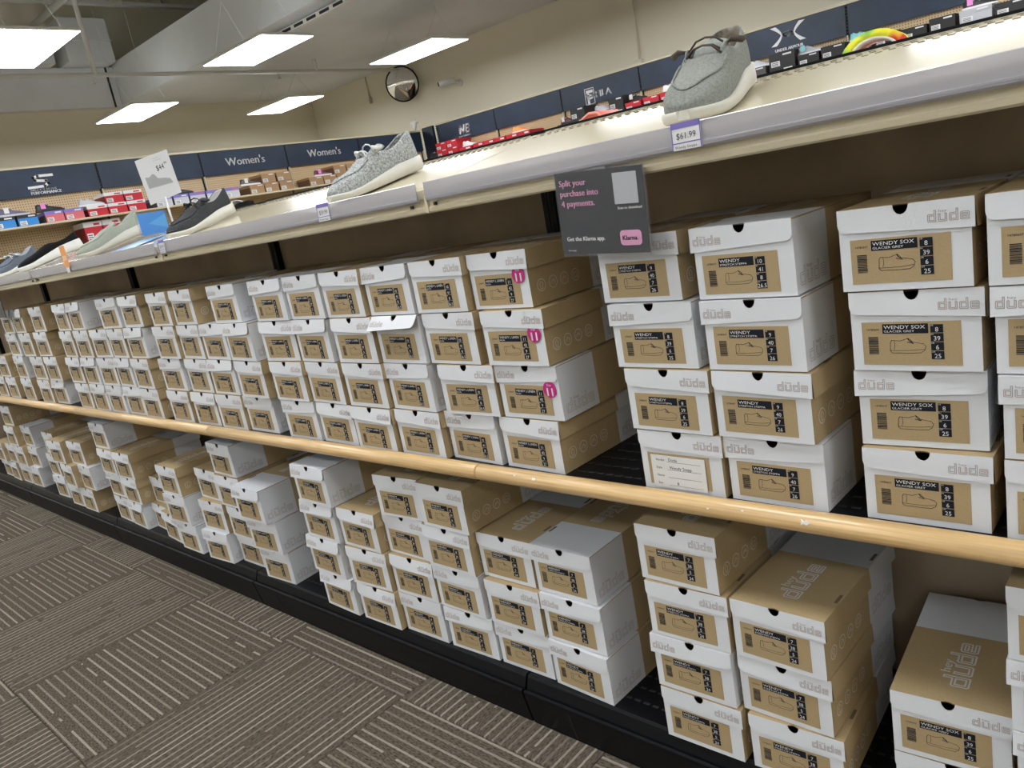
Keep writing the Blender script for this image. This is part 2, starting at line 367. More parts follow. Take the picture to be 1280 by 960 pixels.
q = MB(); q.box(0, 1.432, E_+.113, S4-.001, 1.45, E_+.1235, M_black); shared('top_rail', q, GJ[:-1])
q = MB()    # three rows of pressed slots near the upper edge of each panel
for i in range(58):
    for j in range(3):
        x = .02+i*.0205+(j % 2)*.007; y = 1.375+j*.018; z = E_+.040+(y-1.052)*.20735; q.box(x, y, z-.0004, x+.010, y+.005, z+.0012, M_slot)
pm = q.mesh('slot')
for x in GJ[:-1]: link('slot', pm, gon, (x, -1.44, 0), kind='stuff')
q = MB(); q.prism([(1.038, E_+.051), (1.036, E_+.050), (1.034, E_+.017), (1.038, E_+.0135), (1.041, E_+.0145), (1.039, E_+.018), (1.0375, E_+.049)], .012, S4-.012, M_plast)
q.prism([(1.0355, E_+.0235), (1.0335, E_+.0225), (1.0335, E_+.0195), (1.0355, E_+.0185)], .012, S4-.012, M_plast)
shared('price_channel', q, GJ[:-1])
q = MB(); q.box(0, 1.0375, E_+.014, .004, 1.047, E_+.044, M_plast); shared('channel_clip', q, [x+.014 for x in GJ]+[x+.6 for x in GJ[:-1]])
# far and near ends
q = MB(); q.box(-.02, 1.055, .12, -.004, 1.83, E_+.03, M_back); shared('end_panel', q, [GJ[0]])
q = MB(); q.box(0, 1.449, .03, S4, 1.455, E_+.1, M_back); shared('rear_back_panel', q, GJ[:-1])

# ------------------------------------------------------------------ the shoe box
M_paper = mat('white coated card', (.63, .65, .69), .48, bump=(900, .12))
M_kraft = mat('kraft card', (.41, .305, .163), .62, noise=(300, .06))
M_win = mat('kraft label window', (.365, .27, .145), .62, noise=(300, .05))
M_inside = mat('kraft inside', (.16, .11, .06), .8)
M_ink = mat('dark navy print', (.008, .010, .017), .65, spec=.2)
M_line = mat('brown line print', (.33, .27, .24), .6)
M_wprint = mat('white print', (.66, .66, .66), .55)
M_gline = mat('faint white print', (.66, .60, .50), .6)
W2, L2_, HB = .079, .1500, .1080         # half width, half length, body height
BAND = .150-.115
def logo(mb, T, u, v, w, m, lw, dots=None):
    """outlined letters d u d e with the small word above the u; w = width of the word"""
    k = w/4.96; t = .20
    def rib(pts, du):
        mb.ribbon([(u+(x+du)*k, v+y*k) for x, y in pts], lw, m, T, closed=True)
    c = .1
    d_o = [(c, 0), (1, 0), (1, 1.5), (1-t, 1.5), (1-t, 1), (c, 1), (0, 1-c), (0, c)]; d_i = [(t, t), (1-t, t), (1-t, 1-t), (t, 1-t)]
    u_o = [(c, 0), (1-c, 0), (1, c), (1, 1), (1-t, 1), (1-t, t), (t, t), (t, 1), (0, 1), (0, c)]
    e_o = [(c, 0), (1, 0), (1, .2), (t, .2), (t, .4), (1, .4), (1, 1-c), (1-c, 1), (c, 1), (0, 1-c), (0, c)]; e_i = [(t, .6), (1-t, .6), (1-t, 1-.2), (t, 1-.2)]
    rib(d_o, 0); rib(d_i, 0); rib(u_o, 1.32); rib(d_o, 2.64); rib(d_i, 2.64); rib(e_o, 3.96); rib(e_i, 3.96)
    put_text(mb, 'hey', u+1.35*k, v+1.22*k, (.85 if lw > .002 else .5)*k, dots or m, T, width=(1.4 if lw > .002 else 1.0)*k, bold=(.0008 if lw > .002 else 0))
def body_mesh():
    mb = MB(); H, r = HB, .0125
    for s in (-1, 1):          # end walls with the thumb notch, faces outward
        y = s*L2_; pts = [(-W2, y, 0), (W2, y, 0), (W2, y, H)] + [(x, y, z) for x, z in arc(0, H, r, 0, -180, 8)] + [(-W2, y, H)]
        if s > 0: pts = pts[::-1]
        mb.poly(pts, M_paper); yi = y-s*.0012
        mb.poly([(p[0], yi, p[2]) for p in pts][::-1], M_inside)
    for s in (-1, 1):          # long walls, white round the far end
        x = s*W2; 
        for y0, y1, m in ((-L2_, BAND, M_kraft), (BAND, L2_, M_paper)):
            a = [(x, y0, 0), (x, y1, 0), (x, y1, H), (x, y0, H)]
            mb.poly(a if s > 0 else a[::-1], m)
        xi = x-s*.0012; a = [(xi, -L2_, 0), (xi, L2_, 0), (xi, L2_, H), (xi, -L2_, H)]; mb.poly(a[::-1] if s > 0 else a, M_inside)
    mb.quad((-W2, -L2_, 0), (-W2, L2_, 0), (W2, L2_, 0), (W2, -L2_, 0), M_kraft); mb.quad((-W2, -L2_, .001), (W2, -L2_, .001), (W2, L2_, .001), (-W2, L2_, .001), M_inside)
    # hinge side print (left, seen from the white end): outlined letters, low near the end
    TL = lambda p: (-W2-.0004, L2_-p[0], p[1]); logo(mb, TL, .012, .012, .088, M_line, .0009)
    # opening side print: four round marks, and the letters on the white end
    TR = lambda p: (W2+.0004, p[0]-L2_, p[1])
    for i in range(4):
        c = (.032+.034*i, .036); mb.ribbon([(c[0]+.0115*math.cos(a*math.pi/8), c[1]+.0115*math.sin(a*math.pi/8)) for a in range(16)], .0015, M_gline, TR, closed=True)
        sh = [[(-.003, -.007), (-.003, -.002), (-.005, .002), (0, .007), (.005, .002), (.003, -.002), (.003, -.007)], [(-.006, -.003), (0, .004), (.006, -.001), (.002, -.005)], [(-.006, -.003), (-.002, .003), (0, 0), (.003, .004), (.006, -.003)], [(-.005, -.005), (-.005, .004), (.005, .004), (.005, -.005)]][i]
        mb.ribbon([(c[0]+x, c[1]+y) for x, y in sh], .0013, M_gline, TR, closed=(i in (0, 3)))
    logo(mb, TR, .198, .012, .088, M_line, .0009)
    return mb.mesh('box_body')
def lid_mesh(open_deg):
    """lid top, overlapping front side (+x), hinged on -x; two end flaps, deeper on the opening side"""
    mb = MB(); z0, z1 = HB+.0006, HB+.0024; xa, xb, ya = -W2-.0006, W2+.0046, L2_+.0018; r = .0095
    # top with small thumb notches at both ends, split at the edge of the white wrap
    def top(z, up):
        a = [(xa, -ya, z)] + [(x, -ya+.0032*math.sin(math.pi*i/6), z) for i, x in enumerate([-r+2*r*j/6 for j in range(7)])] + [(xb, -ya, z), (xb, BAND, z), (xa, BAND, z)]
        b = [(xa, BAND, z), (xb, BAND, z), (xb, ya, z)] + [(x, ya-.0032*math.sin(math.pi*i/6), z) for i, x in enumerate([r-2*r*j/6 for j in range(7)])] + [(xa, ya, z)]
        for p, m in ((a, M_kraft), (b, M_paper)): mb.poly(p if up else p[::-1], m if up else M_inside)
    top(z1, True); top(z0, False)
    # opening side
    for y0, y1, m in ((-ya, BAND, M_kraft), (BAND, ya, M_paper)):
        mb.poly([(xb+.0022, y0, z1-.037), (xb+.0022, y1, z1-.037), (xb, y1, z1), (xb, y0, z1)], m)
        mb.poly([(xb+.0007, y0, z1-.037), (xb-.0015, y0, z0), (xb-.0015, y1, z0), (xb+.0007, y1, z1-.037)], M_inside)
        mb.poly([(xb+.0022, y0, z1-.037), (xb+.0007, y0, z1-.037), (xb+.0007, y1, z1-.037), (xb+.0022, y1, z1-.037)], M_kraft)
    mb.quad((xa, -ya, z0), (xa, -ya, z1), (xa, ya, z1), (xa, ya, z0), M_kraft)
    for y in (-.092, .062): mb.box(xb-.009, y, z1-.0005, xb-.0035, y+.026, z1+.0003, M_inside)     # tab slots
    # end flaps
    for s in (-1, 1):
        a = R(open_deg); hh, ho = .031, .037; rc = .011
        def T(p, off=0.0):       # p = (x, distance below the fold)
            d = p[1]; return (p[0], s*(ya+d*math.sin(a)+off*math.cos(a)), z1-d*math.cos(a)+off*math.sin(a))
        out = [(xb, 0)] + [(r*math.cos(t), r*1.35*math.sin(t)) for t in [math.pi*i/8 for i in range(9)]] + [(xa, 0), (xa, hh-rc)]
        out += [(xa+rc-rc*math.cos(R(90*i/4)), hh-rc+rc*math.sin(R(90*i/4))) for i in range(1, 5)] + [(xb, ho)]
        o1 = [T(p) for p in out]; o2 = [T(p, -.0013) for p in out]
        mb.poly(o1 if s < 0 else o1[::-1], M_paper); mb.poly(o2[::-1] if s < 0 else o2, M_inside)
        n = len(out)
        for i in range(n): mb.poly([o1[i], o1[(i+1) % n], o2[(i+1) % n], o2[i]] if s > 0 else [o2[i], o2[(i+1) % n], o1[(i+1) % n], o1[i]], M_paper)
        # printed letters: on the opening side of both flaps
        if s < 0: TT = lambda p: T((p[0], .0335-p[1]), .0004); logo(mb, TT, xb-.052, .007, .046, M_line, .0008)
        else: TT = lambda p: T((-p[0], .0335-p[1]), .0004); logo(mb, TT, -xb+.006, .007, .046, M_line, .0008)
    # large outlined letters on the top, read along the box
    TT = lambda p: (.020-p[1], -.108+p[0], z1+.0004)
    logo(mb, TT, 0, 0, .118, M_wprint, .0024)
    return mb.mesh('box_lid')
def label_mesh(name, sub, sizes, v):
    """kraft window on the end of the box with its print; v moves the print a little"""
    mb = MB(); w, h = .1215, .060
    mb.box(0, 0, -.0, w, h, .0004, M_win, T=lambda p: (p[0], -p[2], p[1]))
    T = lambda p: (p[0], -.0008, p[1]); ink = M_ink
    ox, oy = v
    U = lambda x, y: (ox+x*w, oy+y*h)
    def rect(x0, y0, x1, y1, m, off=.0008):
        a, b = U(x0, y0), U(x1, y1); mb.add([(a[0], -off, a[1]), (b[0], -off, a[1]), (b[0], -off, b[1]), (a[0], -off, b[1])], [(0, 1, 2, 3)], m)
    put_text(mb, '14780697', *U(.055, .77), .0042, ink, T, width=.13*w)
    rect(.22, .70, .685, .92, ink)
    T2 = lambda p: (p[0], -.0012, p[1])
    put_text(mb, name, *U(.235, .81), .0068, M_wprint, T2, width=min(.42, .055*len(name))*w)
    put_text(mb, sub, *U(.235, .73), .0042, M_wprint, T2, width=min(.42, .026*len(sub))*w)
    for i, s in enumerate(sizes):
        rect(.705, .70-.2*i+.01, .83, .90-.2*i-.003, ink)
        put_text(mb, s, *U(.7675, .735-.2*i), .0085, M_wprint, T2, align='c')
        put_text(mb, ('US', 'EU', 'UK', 'CM')[i], *U(.71, .86-.2*i), .0028, M_wprint, T2)
    y = .22; rnd = random.Random(3)
    while y < .62:
        t = rnd.choice((.008, .012, .02)); rect(.065, y, .17, y+t, ink); y += t+rnd.choice((.008, .012))
    shoe = [(.29, .30), (.295, .50), (.31, .545), (.36, .535), (.40, .53), (.44, .56), (.475, .585), (.50, .56), (.52, .50), (.57, .485), (.63, .46), (.655, .40), (.64, .31), (.60, .255), (.50, .245), (.40, .25), (.31, .25), (.29, .30)]
    mb.ribbon([U(*p) for p in shoe], .0006, ink, T); mb.ribbon([U(*p) for p in ((.29, .31), (.40, .305), (.52, .31), (.64, .34))], .0005, ink, T)
    mb.ribbon([U(*p) for p in ((.475, .585), (.49, .53), (.52, .50))], .0011, ink, T); mb.ribbon([U(*p) for p in ((.335, .535), (.34, .42), (.33, .33))], .0005, ink, T)
    mb.ribbon([U(*p) for p in ((.47, .50), (.53, .47))], .0009, ink, T)
    return mb.mesh('size_label')
BODY = body_mesh()
LIDS = [lid_mesh(a) for a in (2, 5, 9)]; LID_OPEN = lid_mesh(38)
LAB = {'sox': label_mesh('WENDY SOX', 'GLACIER GREY', ('8', '39', '6', '25'), (0, .002)),
       's10': label_mesh('WENDY', 'STRETCH STEPPA', ('10', '41', '8', '26.5'), (.001, -.001)), 's9': label_mesh('WENDY', 'STRETCH STEPPA', ('9', '40', '7', '26'), (0, 0)),
       's8': label_mesh('WENDY', 'STRETCH STEPPA', ('8', '39', '6', '25'), (.002, -.001)), 's7': label_mesh('WENDY', 'STRETCH STEPPA', ('7', '38', '5', '24'), (-.001, .002)),
       'l11': label_mesh('WENDY L LINEN', 'IRON', ('11', '42', '9', '27'), (.002, -.003)), 'l10': label_mesh('WENDY L LINEN', 'IRON', ('10', '41', '8', '26.5'), (.003, -.002)),
       'l8': label_mesh('WENDY L LINEN', 'IRON', ('8', '39', '6', '25'), (.004, -.005)), 'l6': label_mesh('WENDY L LINEN', 'IRON', ('6', '37', '4', '23'), (-.004, .004))}
# shelf (U upper, L lower), tier, centre x, centre y, turn, kind (A = white wrapped end out, B = brown lid, o = flap open)
BOXES = [('U', 3, -0.14, 1.223, 0.0, 'B'), ('U', 2, -0.135, 1.226, 0.0, 'A'), ('U', 1, -0.129, 1.224, -0.0, 'A'), ('U', 0, -0.129, 1.225, 0.0, 'B'),
    ('U', 3, -0.314, 1.227, -0.005, 'B'), ('U', 2, -0.31, 1.231, 0.007, 'B'), ('U', 1, -0.315, 1.24, 0.049, 'A'), ('U', 0, -0.307, 1.229, 0.008, 'B'),
    ('U', 3, -0.528, 1.221, -0.032, 'A'), ('U', 2, -0.524, 1.218, -0.028, 'A'), ('U', 1, -0.52, 1.217, -0.043, 'B'), ('U', 0, -0.517, 1.226, -0.015, 'A'),
    ('U', 3, -0.718, 1.233, -0.046, 'B'), ('U', 2, -0.705, 1.224, -0.016, 'A'), ('U', 1, -0.689, 1.22, -0.037, 'B'), ('U', 0, -0.685, 1.224, -0.018, 'B'),
    ('U', 3, -1.038, 1.233, -0.037, 'B'), ('U', 2, -1.02, 1.22, -0.003, 'B'), ('U', 1, -1.012, 1.229, -0.008, 'A'), ('U', 0, -1.029, 1.23, -0.037, 'B'),
    ('U', 3, -1.208, 1.223, -0.021, 'B'), ('U', 2, -1.2, 1.225, -0.037, 'B'), ('U', 1, -1.185, 1.223, 0.025, 'B'), ('U', 0, -1.199, 1.234, -0.055, 'A'),
    ('U', 3, -1.376, 1.224, -0.023, 'A'), ('U', 2, -1.37, 1.223, -0.02, 'Ao'), ('U', 1, -1.364, 1.223, -0.055, 'A'), ('U', 0, -1.371, 1.224, -0.025, 'B'),
    ('U', 3, -1.545, 1.221, -0.031, 'B'), ('U', 2, -1.538, 1.219, -0.012, 'B'), ('U', 1, -1.537, 1.22, -0.018, 'B'), ('U', 0, -1.539, 1.219, -0.026, 'B'),
    ('U', 3, -1.713, 1.223, -0.029, 'A'), ('U', 2, -1.712, 1.222, -0.055, 'A'), ('U', 1, -1.709, 1.224, -0.049, 'B'), ('U', 0, -1.706, 1.227, -0.025, 'B'),
    ('U', 3, -1.884, 1.22, -0.005, 'A'), ('U', 2, -1.894, 1.224, 0.041, 'B'), ('U', 1, -1.884, 1.22, -0.005, 'B'), ('U', 0, -1.878, 1.225, 0.001, 'A'),
    ('U', 3, -2.13, 1.221, -0.002, 'A'), ('U', 2, -2.084, 1.216, -0.052, 'A'), ('U', 1, -2.083, 1.219, -0.023, 'B'), ('U', 0, -2.11, 1.233, 0.002, 'A'),
    ('U', 3, -2.403, 1.225, -0.04, 'B'), ('U', 2, -2.422, 1.228, -0.035, 'B'), ('U', 1, -2.439, 1.23, -0.018, 'B'), ('U', 0, -2.454, 1.227, 0.01, 'B'),
    ('U', 2, -2.254, 1.225, -0.031, 'A'), ('U', 1, -2.27, 1.228, -0.009, 'A'), ('U', 0, -2.279, 1.225, 0.007, 'B'), ('U', 3, -2.575, 1.223, -0.031, 'B'),
    ('U', 2, -2.595, 1.222, 0.002, 'B'), ('U', 1, -2.627, 1.226, 0.022, 'A'), ('U', 0, -2.63, 1.223, -0.006, 'B'), ('U', 3, -2.825, 1.227, 0.004, 'B'),
    ('U', 2, -2.841, 1.223, -0.017, 'A'), ('U', 1, -2.857, 1.219, -0.025, 'B'), ('U', 0, -2.86, 1.22, -0.003, 'B'), ('U', 3, -3.032, 1.226, 0.054, 'A'),
    ('U', 2, -3.011, 1.223, -0.033, 'B'), ('U', 1, -3.027, 1.223, -0.039, 'A'), ('U', 0, -3.028, 1.227, 0.003, 'A'), ('U', 2, -3.188, 1.224, 0.028, 'B'),
    ('U', 1, -3.205, 1.224, 0.018, 'B'), ('U', 0, -3.196, 1.222, -0.003, 'A'), ('U', 3, -3.358, 1.223, -0.032, 'A'), ('U', 2, -3.361, 1.22, -0.008, 'B'),
    ('U', 1, -3.377, 1.222, -0.013, 'A'), ('U', 0, -3.364, 1.221, -0.004, 'A'), ('U', 3, -3.528, 1.224, -0.018, 'B'), ('U', 2, -3.532, 1.22, -0.034, 'B'),
    ('U', 1, -3.556, 1.221, 0.0, 'B'), ('U', 0, -3.533, 1.219, -0.012, 'B'), ('U', 3, -3.865, 1.229, 0.011, 'B'), ('U', 2, -3.901, 1.228, 0.028, 'B'),
    ('U', 1, -3.861, 1.225, 0.023, 'B'), ('U', 0, -3.886, 1.233, 0.015, 'A'), ('U', 3, -4.118, 1.221, -0.008, 'B'), ('U', 2, -4.107, 1.222, 0.017, 'B'),
    ('U', 1, -4.052, 1.223, 0.029, 'B'), ('U', 0, -4.054, 1.222, 0.011, 'B'), ('U', 3, -4.296, 1.221, 0.007, 'A'), ('U', 2, -4.333, 1.227, 0.006, 'A'),
    ('U', 1, -4.322, 1.223, -0.006, 'A'), ('U', 0, -4.328, 1.225, 0.01, 'B'), ('U', 1, -4.629, 1.223, 0.027, 'B'), ('U', 0, -4.581, 1.223, 0.014, 'B'),
    ('U', 0, -4.783, 1.223, 0.022, 'B'), ('L', 3, -0.13, 1.213, 0.0, 'B'), ('L', 2, -0.128, 1.213, 0.0, 'A'), ('L', 1, -0.123, 1.213, 0.0, 'A'),
    ('L', 0, -0.12, 1.213, 0.0, 'B'), ('L', 1, -0.303, 1.233, 0.07, 'B'), ('L', 0, -0.303, 1.235, 0.07, 'B'), ('L', 2, -0.53, 1.201, -0.036, 'B'),
    ('L', 1, -0.535, 1.208, -0.012, 'B'), ('L', 0, -0.533, 1.205, 0.045, 'B'), ('L', 3, -0.706, 1.2, -0.021, 'B'), ('L', 2, -0.705, 1.199, 0.018, 'B'),
    ('L', 1, -0.707, 1.198, 0.016, 'A'), ('L', 0, -0.704, 1.198, 0.017, 'B'), ('L', 2, -1.01, 1.228, -0.005, 'A'), ('L', 1, -1.001, 1.222, -0.006, 'A'),
    ('L', 0, -0.994, 1.217, -0.042, 'A'), ('L', 2, -1.179, 1.229, 0.007, 'B'), ('L', 1, -1.172, 1.217, 0.019, 'B'), ('L', 0, -1.17, 1.223, 0.017, 'A'),
    ('L', 3, -1.329, 1.204, -0.015, 'B'), ('L', 2, -1.347, 1.209, 0.001, 'B'), ('L', 1, -1.344, 1.214, -0.009, 'A'), ('L', 0, -1.34, 1.217, 0.032, 'A'),
    ('L', 3, -1.508, 1.211, 0.057, 'B'), ('L', 2, -1.516, 1.219, -0.008, 'B'), ('L', 1, -1.517, 1.212, 0.027, 'B'), ('L', 0, -1.511, 1.213, 0.012, 'A'),
    ('L', 2, -1.686, 1.195, 0.008, 'B'), ('L', 1, -1.689, 1.194, 0.059, 'B'), ('L', 0, -1.678, 1.196, 0.013, 'B'), ('L', 3, -1.841, 1.181, -0.01, 'A'),
    ('L', 2, -1.856, 1.189, -0.012, 'A'), ('L', 1, -1.868, 1.188, -0.016, 'A'), ('L', 0, -1.852, 1.193, -0.03, 'A'), ('L', 2, -2.231, 1.174, 0.015, 'A'),
    ('L', 1, -2.233, 1.194, 0.065, 'A'), ('L', 0, -2.233, 1.211, 0.054, 'A'), ('L', 3, -2.429, 1.219, -0.021, 'A'), ('L', 2, -2.427, 1.214, 0.009, 'B'),
    ('L', 1, -2.41, 1.217, 0.004, 'B'), ('L', 0, -2.436, 1.237, 0.007, 'B'), ('L', 2, -2.601, 1.226, -0.019, 'B'), ('L', 1, -2.603, 1.21, 0.047, 'B'),
    ('L', 0, -2.612, 1.198, 0.067, 'A'), ('L', 2, -2.844, 1.189, 0.015, 'B'), ('L', 1, -2.839, 1.186, 0.04, 'A'), ('L', 0, -2.815, 1.193, 0.005, 'A'),
    ('L', 0, -2.994, 1.21, -0.07, 'B'), ('L', 1, -3.153, 1.263, 0.005, 'B'), ('L', 0, -3.164, 1.244, -0.054, 'B'), ('L', 2, -3.313, 1.206, 0.028, 'B'),
    ('L', 1, -3.322, 1.211, -0.005, 'B'), ('L', 0, -3.334, 1.213, -0.036, 'A'), ('L', 3, -3.505, 1.213, 0.013, 'A'), ('L', 2, -3.484, 1.206, 0.0, 'B'),
    ('L', 1, -3.512, 1.222, -0.006, 'A'), ('L', 0, -3.503, 1.22, -0.029, 'B'), ('L', 2, -3.874, 1.208, 0.05, 'B'), ('L', 2, -4.059, 1.178, 0.066, 'B'),
    ('L', 1, -3.81, 1.204, -0.026, 'A'), ('L', 0, -3.867, 1.198, 0.01, 'B'), ('L', 1, -3.979, 1.181, -0.02, 'B'), ('L', 0, -4.037, 1.2, 0.022, 'B'),
    ('L', 2, -4.329, 1.235, 0.0, 'B'), ('L', 1, -4.332, 1.224, -0.006, 'B'), ('L', 0, -4.308, 1.219, 0.028, 'A'), ('L', 2, -4.736, 1.248, 0.009, 'A'),
    ('L', 1, -4.684, 1.237, -0.01, 'A'), ('L', 0, -4.739, 1.224, 0.028, 'A'), ('L', 3, -4.92, 1.226, 0.035, 'B'), ('L', 2, -4.905, 1.213, 0.016, 'B'),
    ('L', 1, -4.853, 1.214, 0.001, 'B'), ('L', 0, -4.912, 1.223, 0.006, 'B'), ('L', 1, -5.021, 1.214, -0.002, 'B'), ('L', 0, -5.084, 1.215, -0.02, 'B'),
    ('L', 1, -5.19, 1.196, 0.005, 'B'), ('L', 0, -5.254, 1.223, -0.001, 'A')]
tiers = ['bottom', 'second', 'third', 'top']
rnk = {}
for s in 'UL':
    for l in range(4):
        for i, b in enumerate(sorted([b for b in BOXES if b[0] == s and b[1] == l], key=lambda b: -b[2])): rnk[id(b)] = i
M_pink = mat('magenta size sticker', (.46, .010, .18), .4)
def sticker(par, x, z, y):
    q = MB(); q.add([(x+.0165*math.cos(a*math.pi/10), y, z+.0165*math.sin(a*math.pi/10)) for a in range(20)]+[(x+.0165*math.cos(a*math.pi/10), y-.0006, z+.0165*math.sin(a*math.pi/10)) for a in range(20)],
          [tuple(range(20, 40))]+[(a, (a+1) % 20, 20+(a+1) % 20, 20+a) for a in range(20)], M_pink)
    T = lambda p: (p[0], y-.0012, p[1]); put_text(q, '11', x, z-.0125, .0235, M_wprint, T, align='c', bold=.0014); put_text(q, 'Size', x, z+.0070, .0075, M_wprint, T, align='c')
    q.build('size_sticker', par, label='magenta oval sticker with white number 11')
rb = random.Random(11)
for b in BOXES:
    s, l, x, y, a, kd = b; z = (E_-.5505 if s == 'U' else E_-1.0622)+.1125*l+.0004
    A = kd[0] == 'A'; i = rnk[id(b)]
    look = 'white-ended shoe box' if A else 'brown-lidded shoe box'
    lab = '%s, %s from the right in the %s row of the %s shelf' % (look, ORD[i] if i else 'rightmost', tiers[l], 'upper' if s == 'U' else 'lower')
    special = None
    if s == 'U':
        col = i
        if x > -.46 and x < .1: key = 'sox'
        elif x > -.62: key = 's10' if l == 3 else 's9'
        elif x > -.8: key = ('s8', 's8', 's8', 's9')[l]; 
        elif x > -1.15: key = 'l11'
        elif x > -1.4: key = 'l10'
        elif x > -2.3: key = 'l8'
        else: key = 'l6'
    else: key = 'sox' if x > -.45 else ('s7' if x > -1.3 else ('s8' if x > -2 else 'l6'))
    if kd == 'Ao': lab = 'white-ended shoe box with its end flap sticking straight out, upper shelf'; 
    if s == 'U' and -.75 < x < -.62 and l == 0: special = 'card'; lab = 'shoe box with a handwritten white card, bottom row of the upper shelf'
    if s == 'U' and -1.10 < x < -1.0 and l >= 1: special = 'eleven'; lab = look+' with magenta 11 sticker, %s row of the upper shelf' % tiers[l]
    t = thing('shoe_box', lab, 'shoe box', (x, y, z), a, group='shoe boxes on the %s shelf' % ('upper' if s == 'U' else 'lower'))
    rz = math.pi if A else 0
    bo = link('body', BODY, t, rz=rz); sg = -1 if A else 1
    link('lid', LID_OPEN if kd == 'Ao' else rb.choice(LIDS[:2] if x > -1.2 else LIDS), t, rz=rz)
    link('size_label', LAB[key], bo, (sg*(-.0655+rb.uniform(-.0015, .0015)), sg*-.1502, .0085+rb.uniform(-.0015, .0015)), rz)
    if special == 'card':
        q = MB(); q.box(-.058, -.1530, .006, .048, -.1522, .066, M_wprint)
        T = lambda p: (p[0], -.1535, p[1]); M_pen = mat('pen ink', (.02, .02, .04), .5)
        for k, (wd, hand) in enumerate((('Vendor', 'Dude'), ('Style', 'Wendy Stepp'), ('Name', ''), ('Size', '8'))):
            zz = .056-k*.0145; put_text(q, wd, -.048, zz, .006, M_pen, T); q.ribbon([(-.026, zz-.001), (.040, zz-.001)], .0005, M_pen, T)
            if hand: put_text(q, hand, -.022+(.012 if k == 3 else 0), zz+.0005, .008, M_pen, T)
        q.build('handwritten_card', t)
    if special == 'eleven': sticker(t, .056, .0635, -.1518)
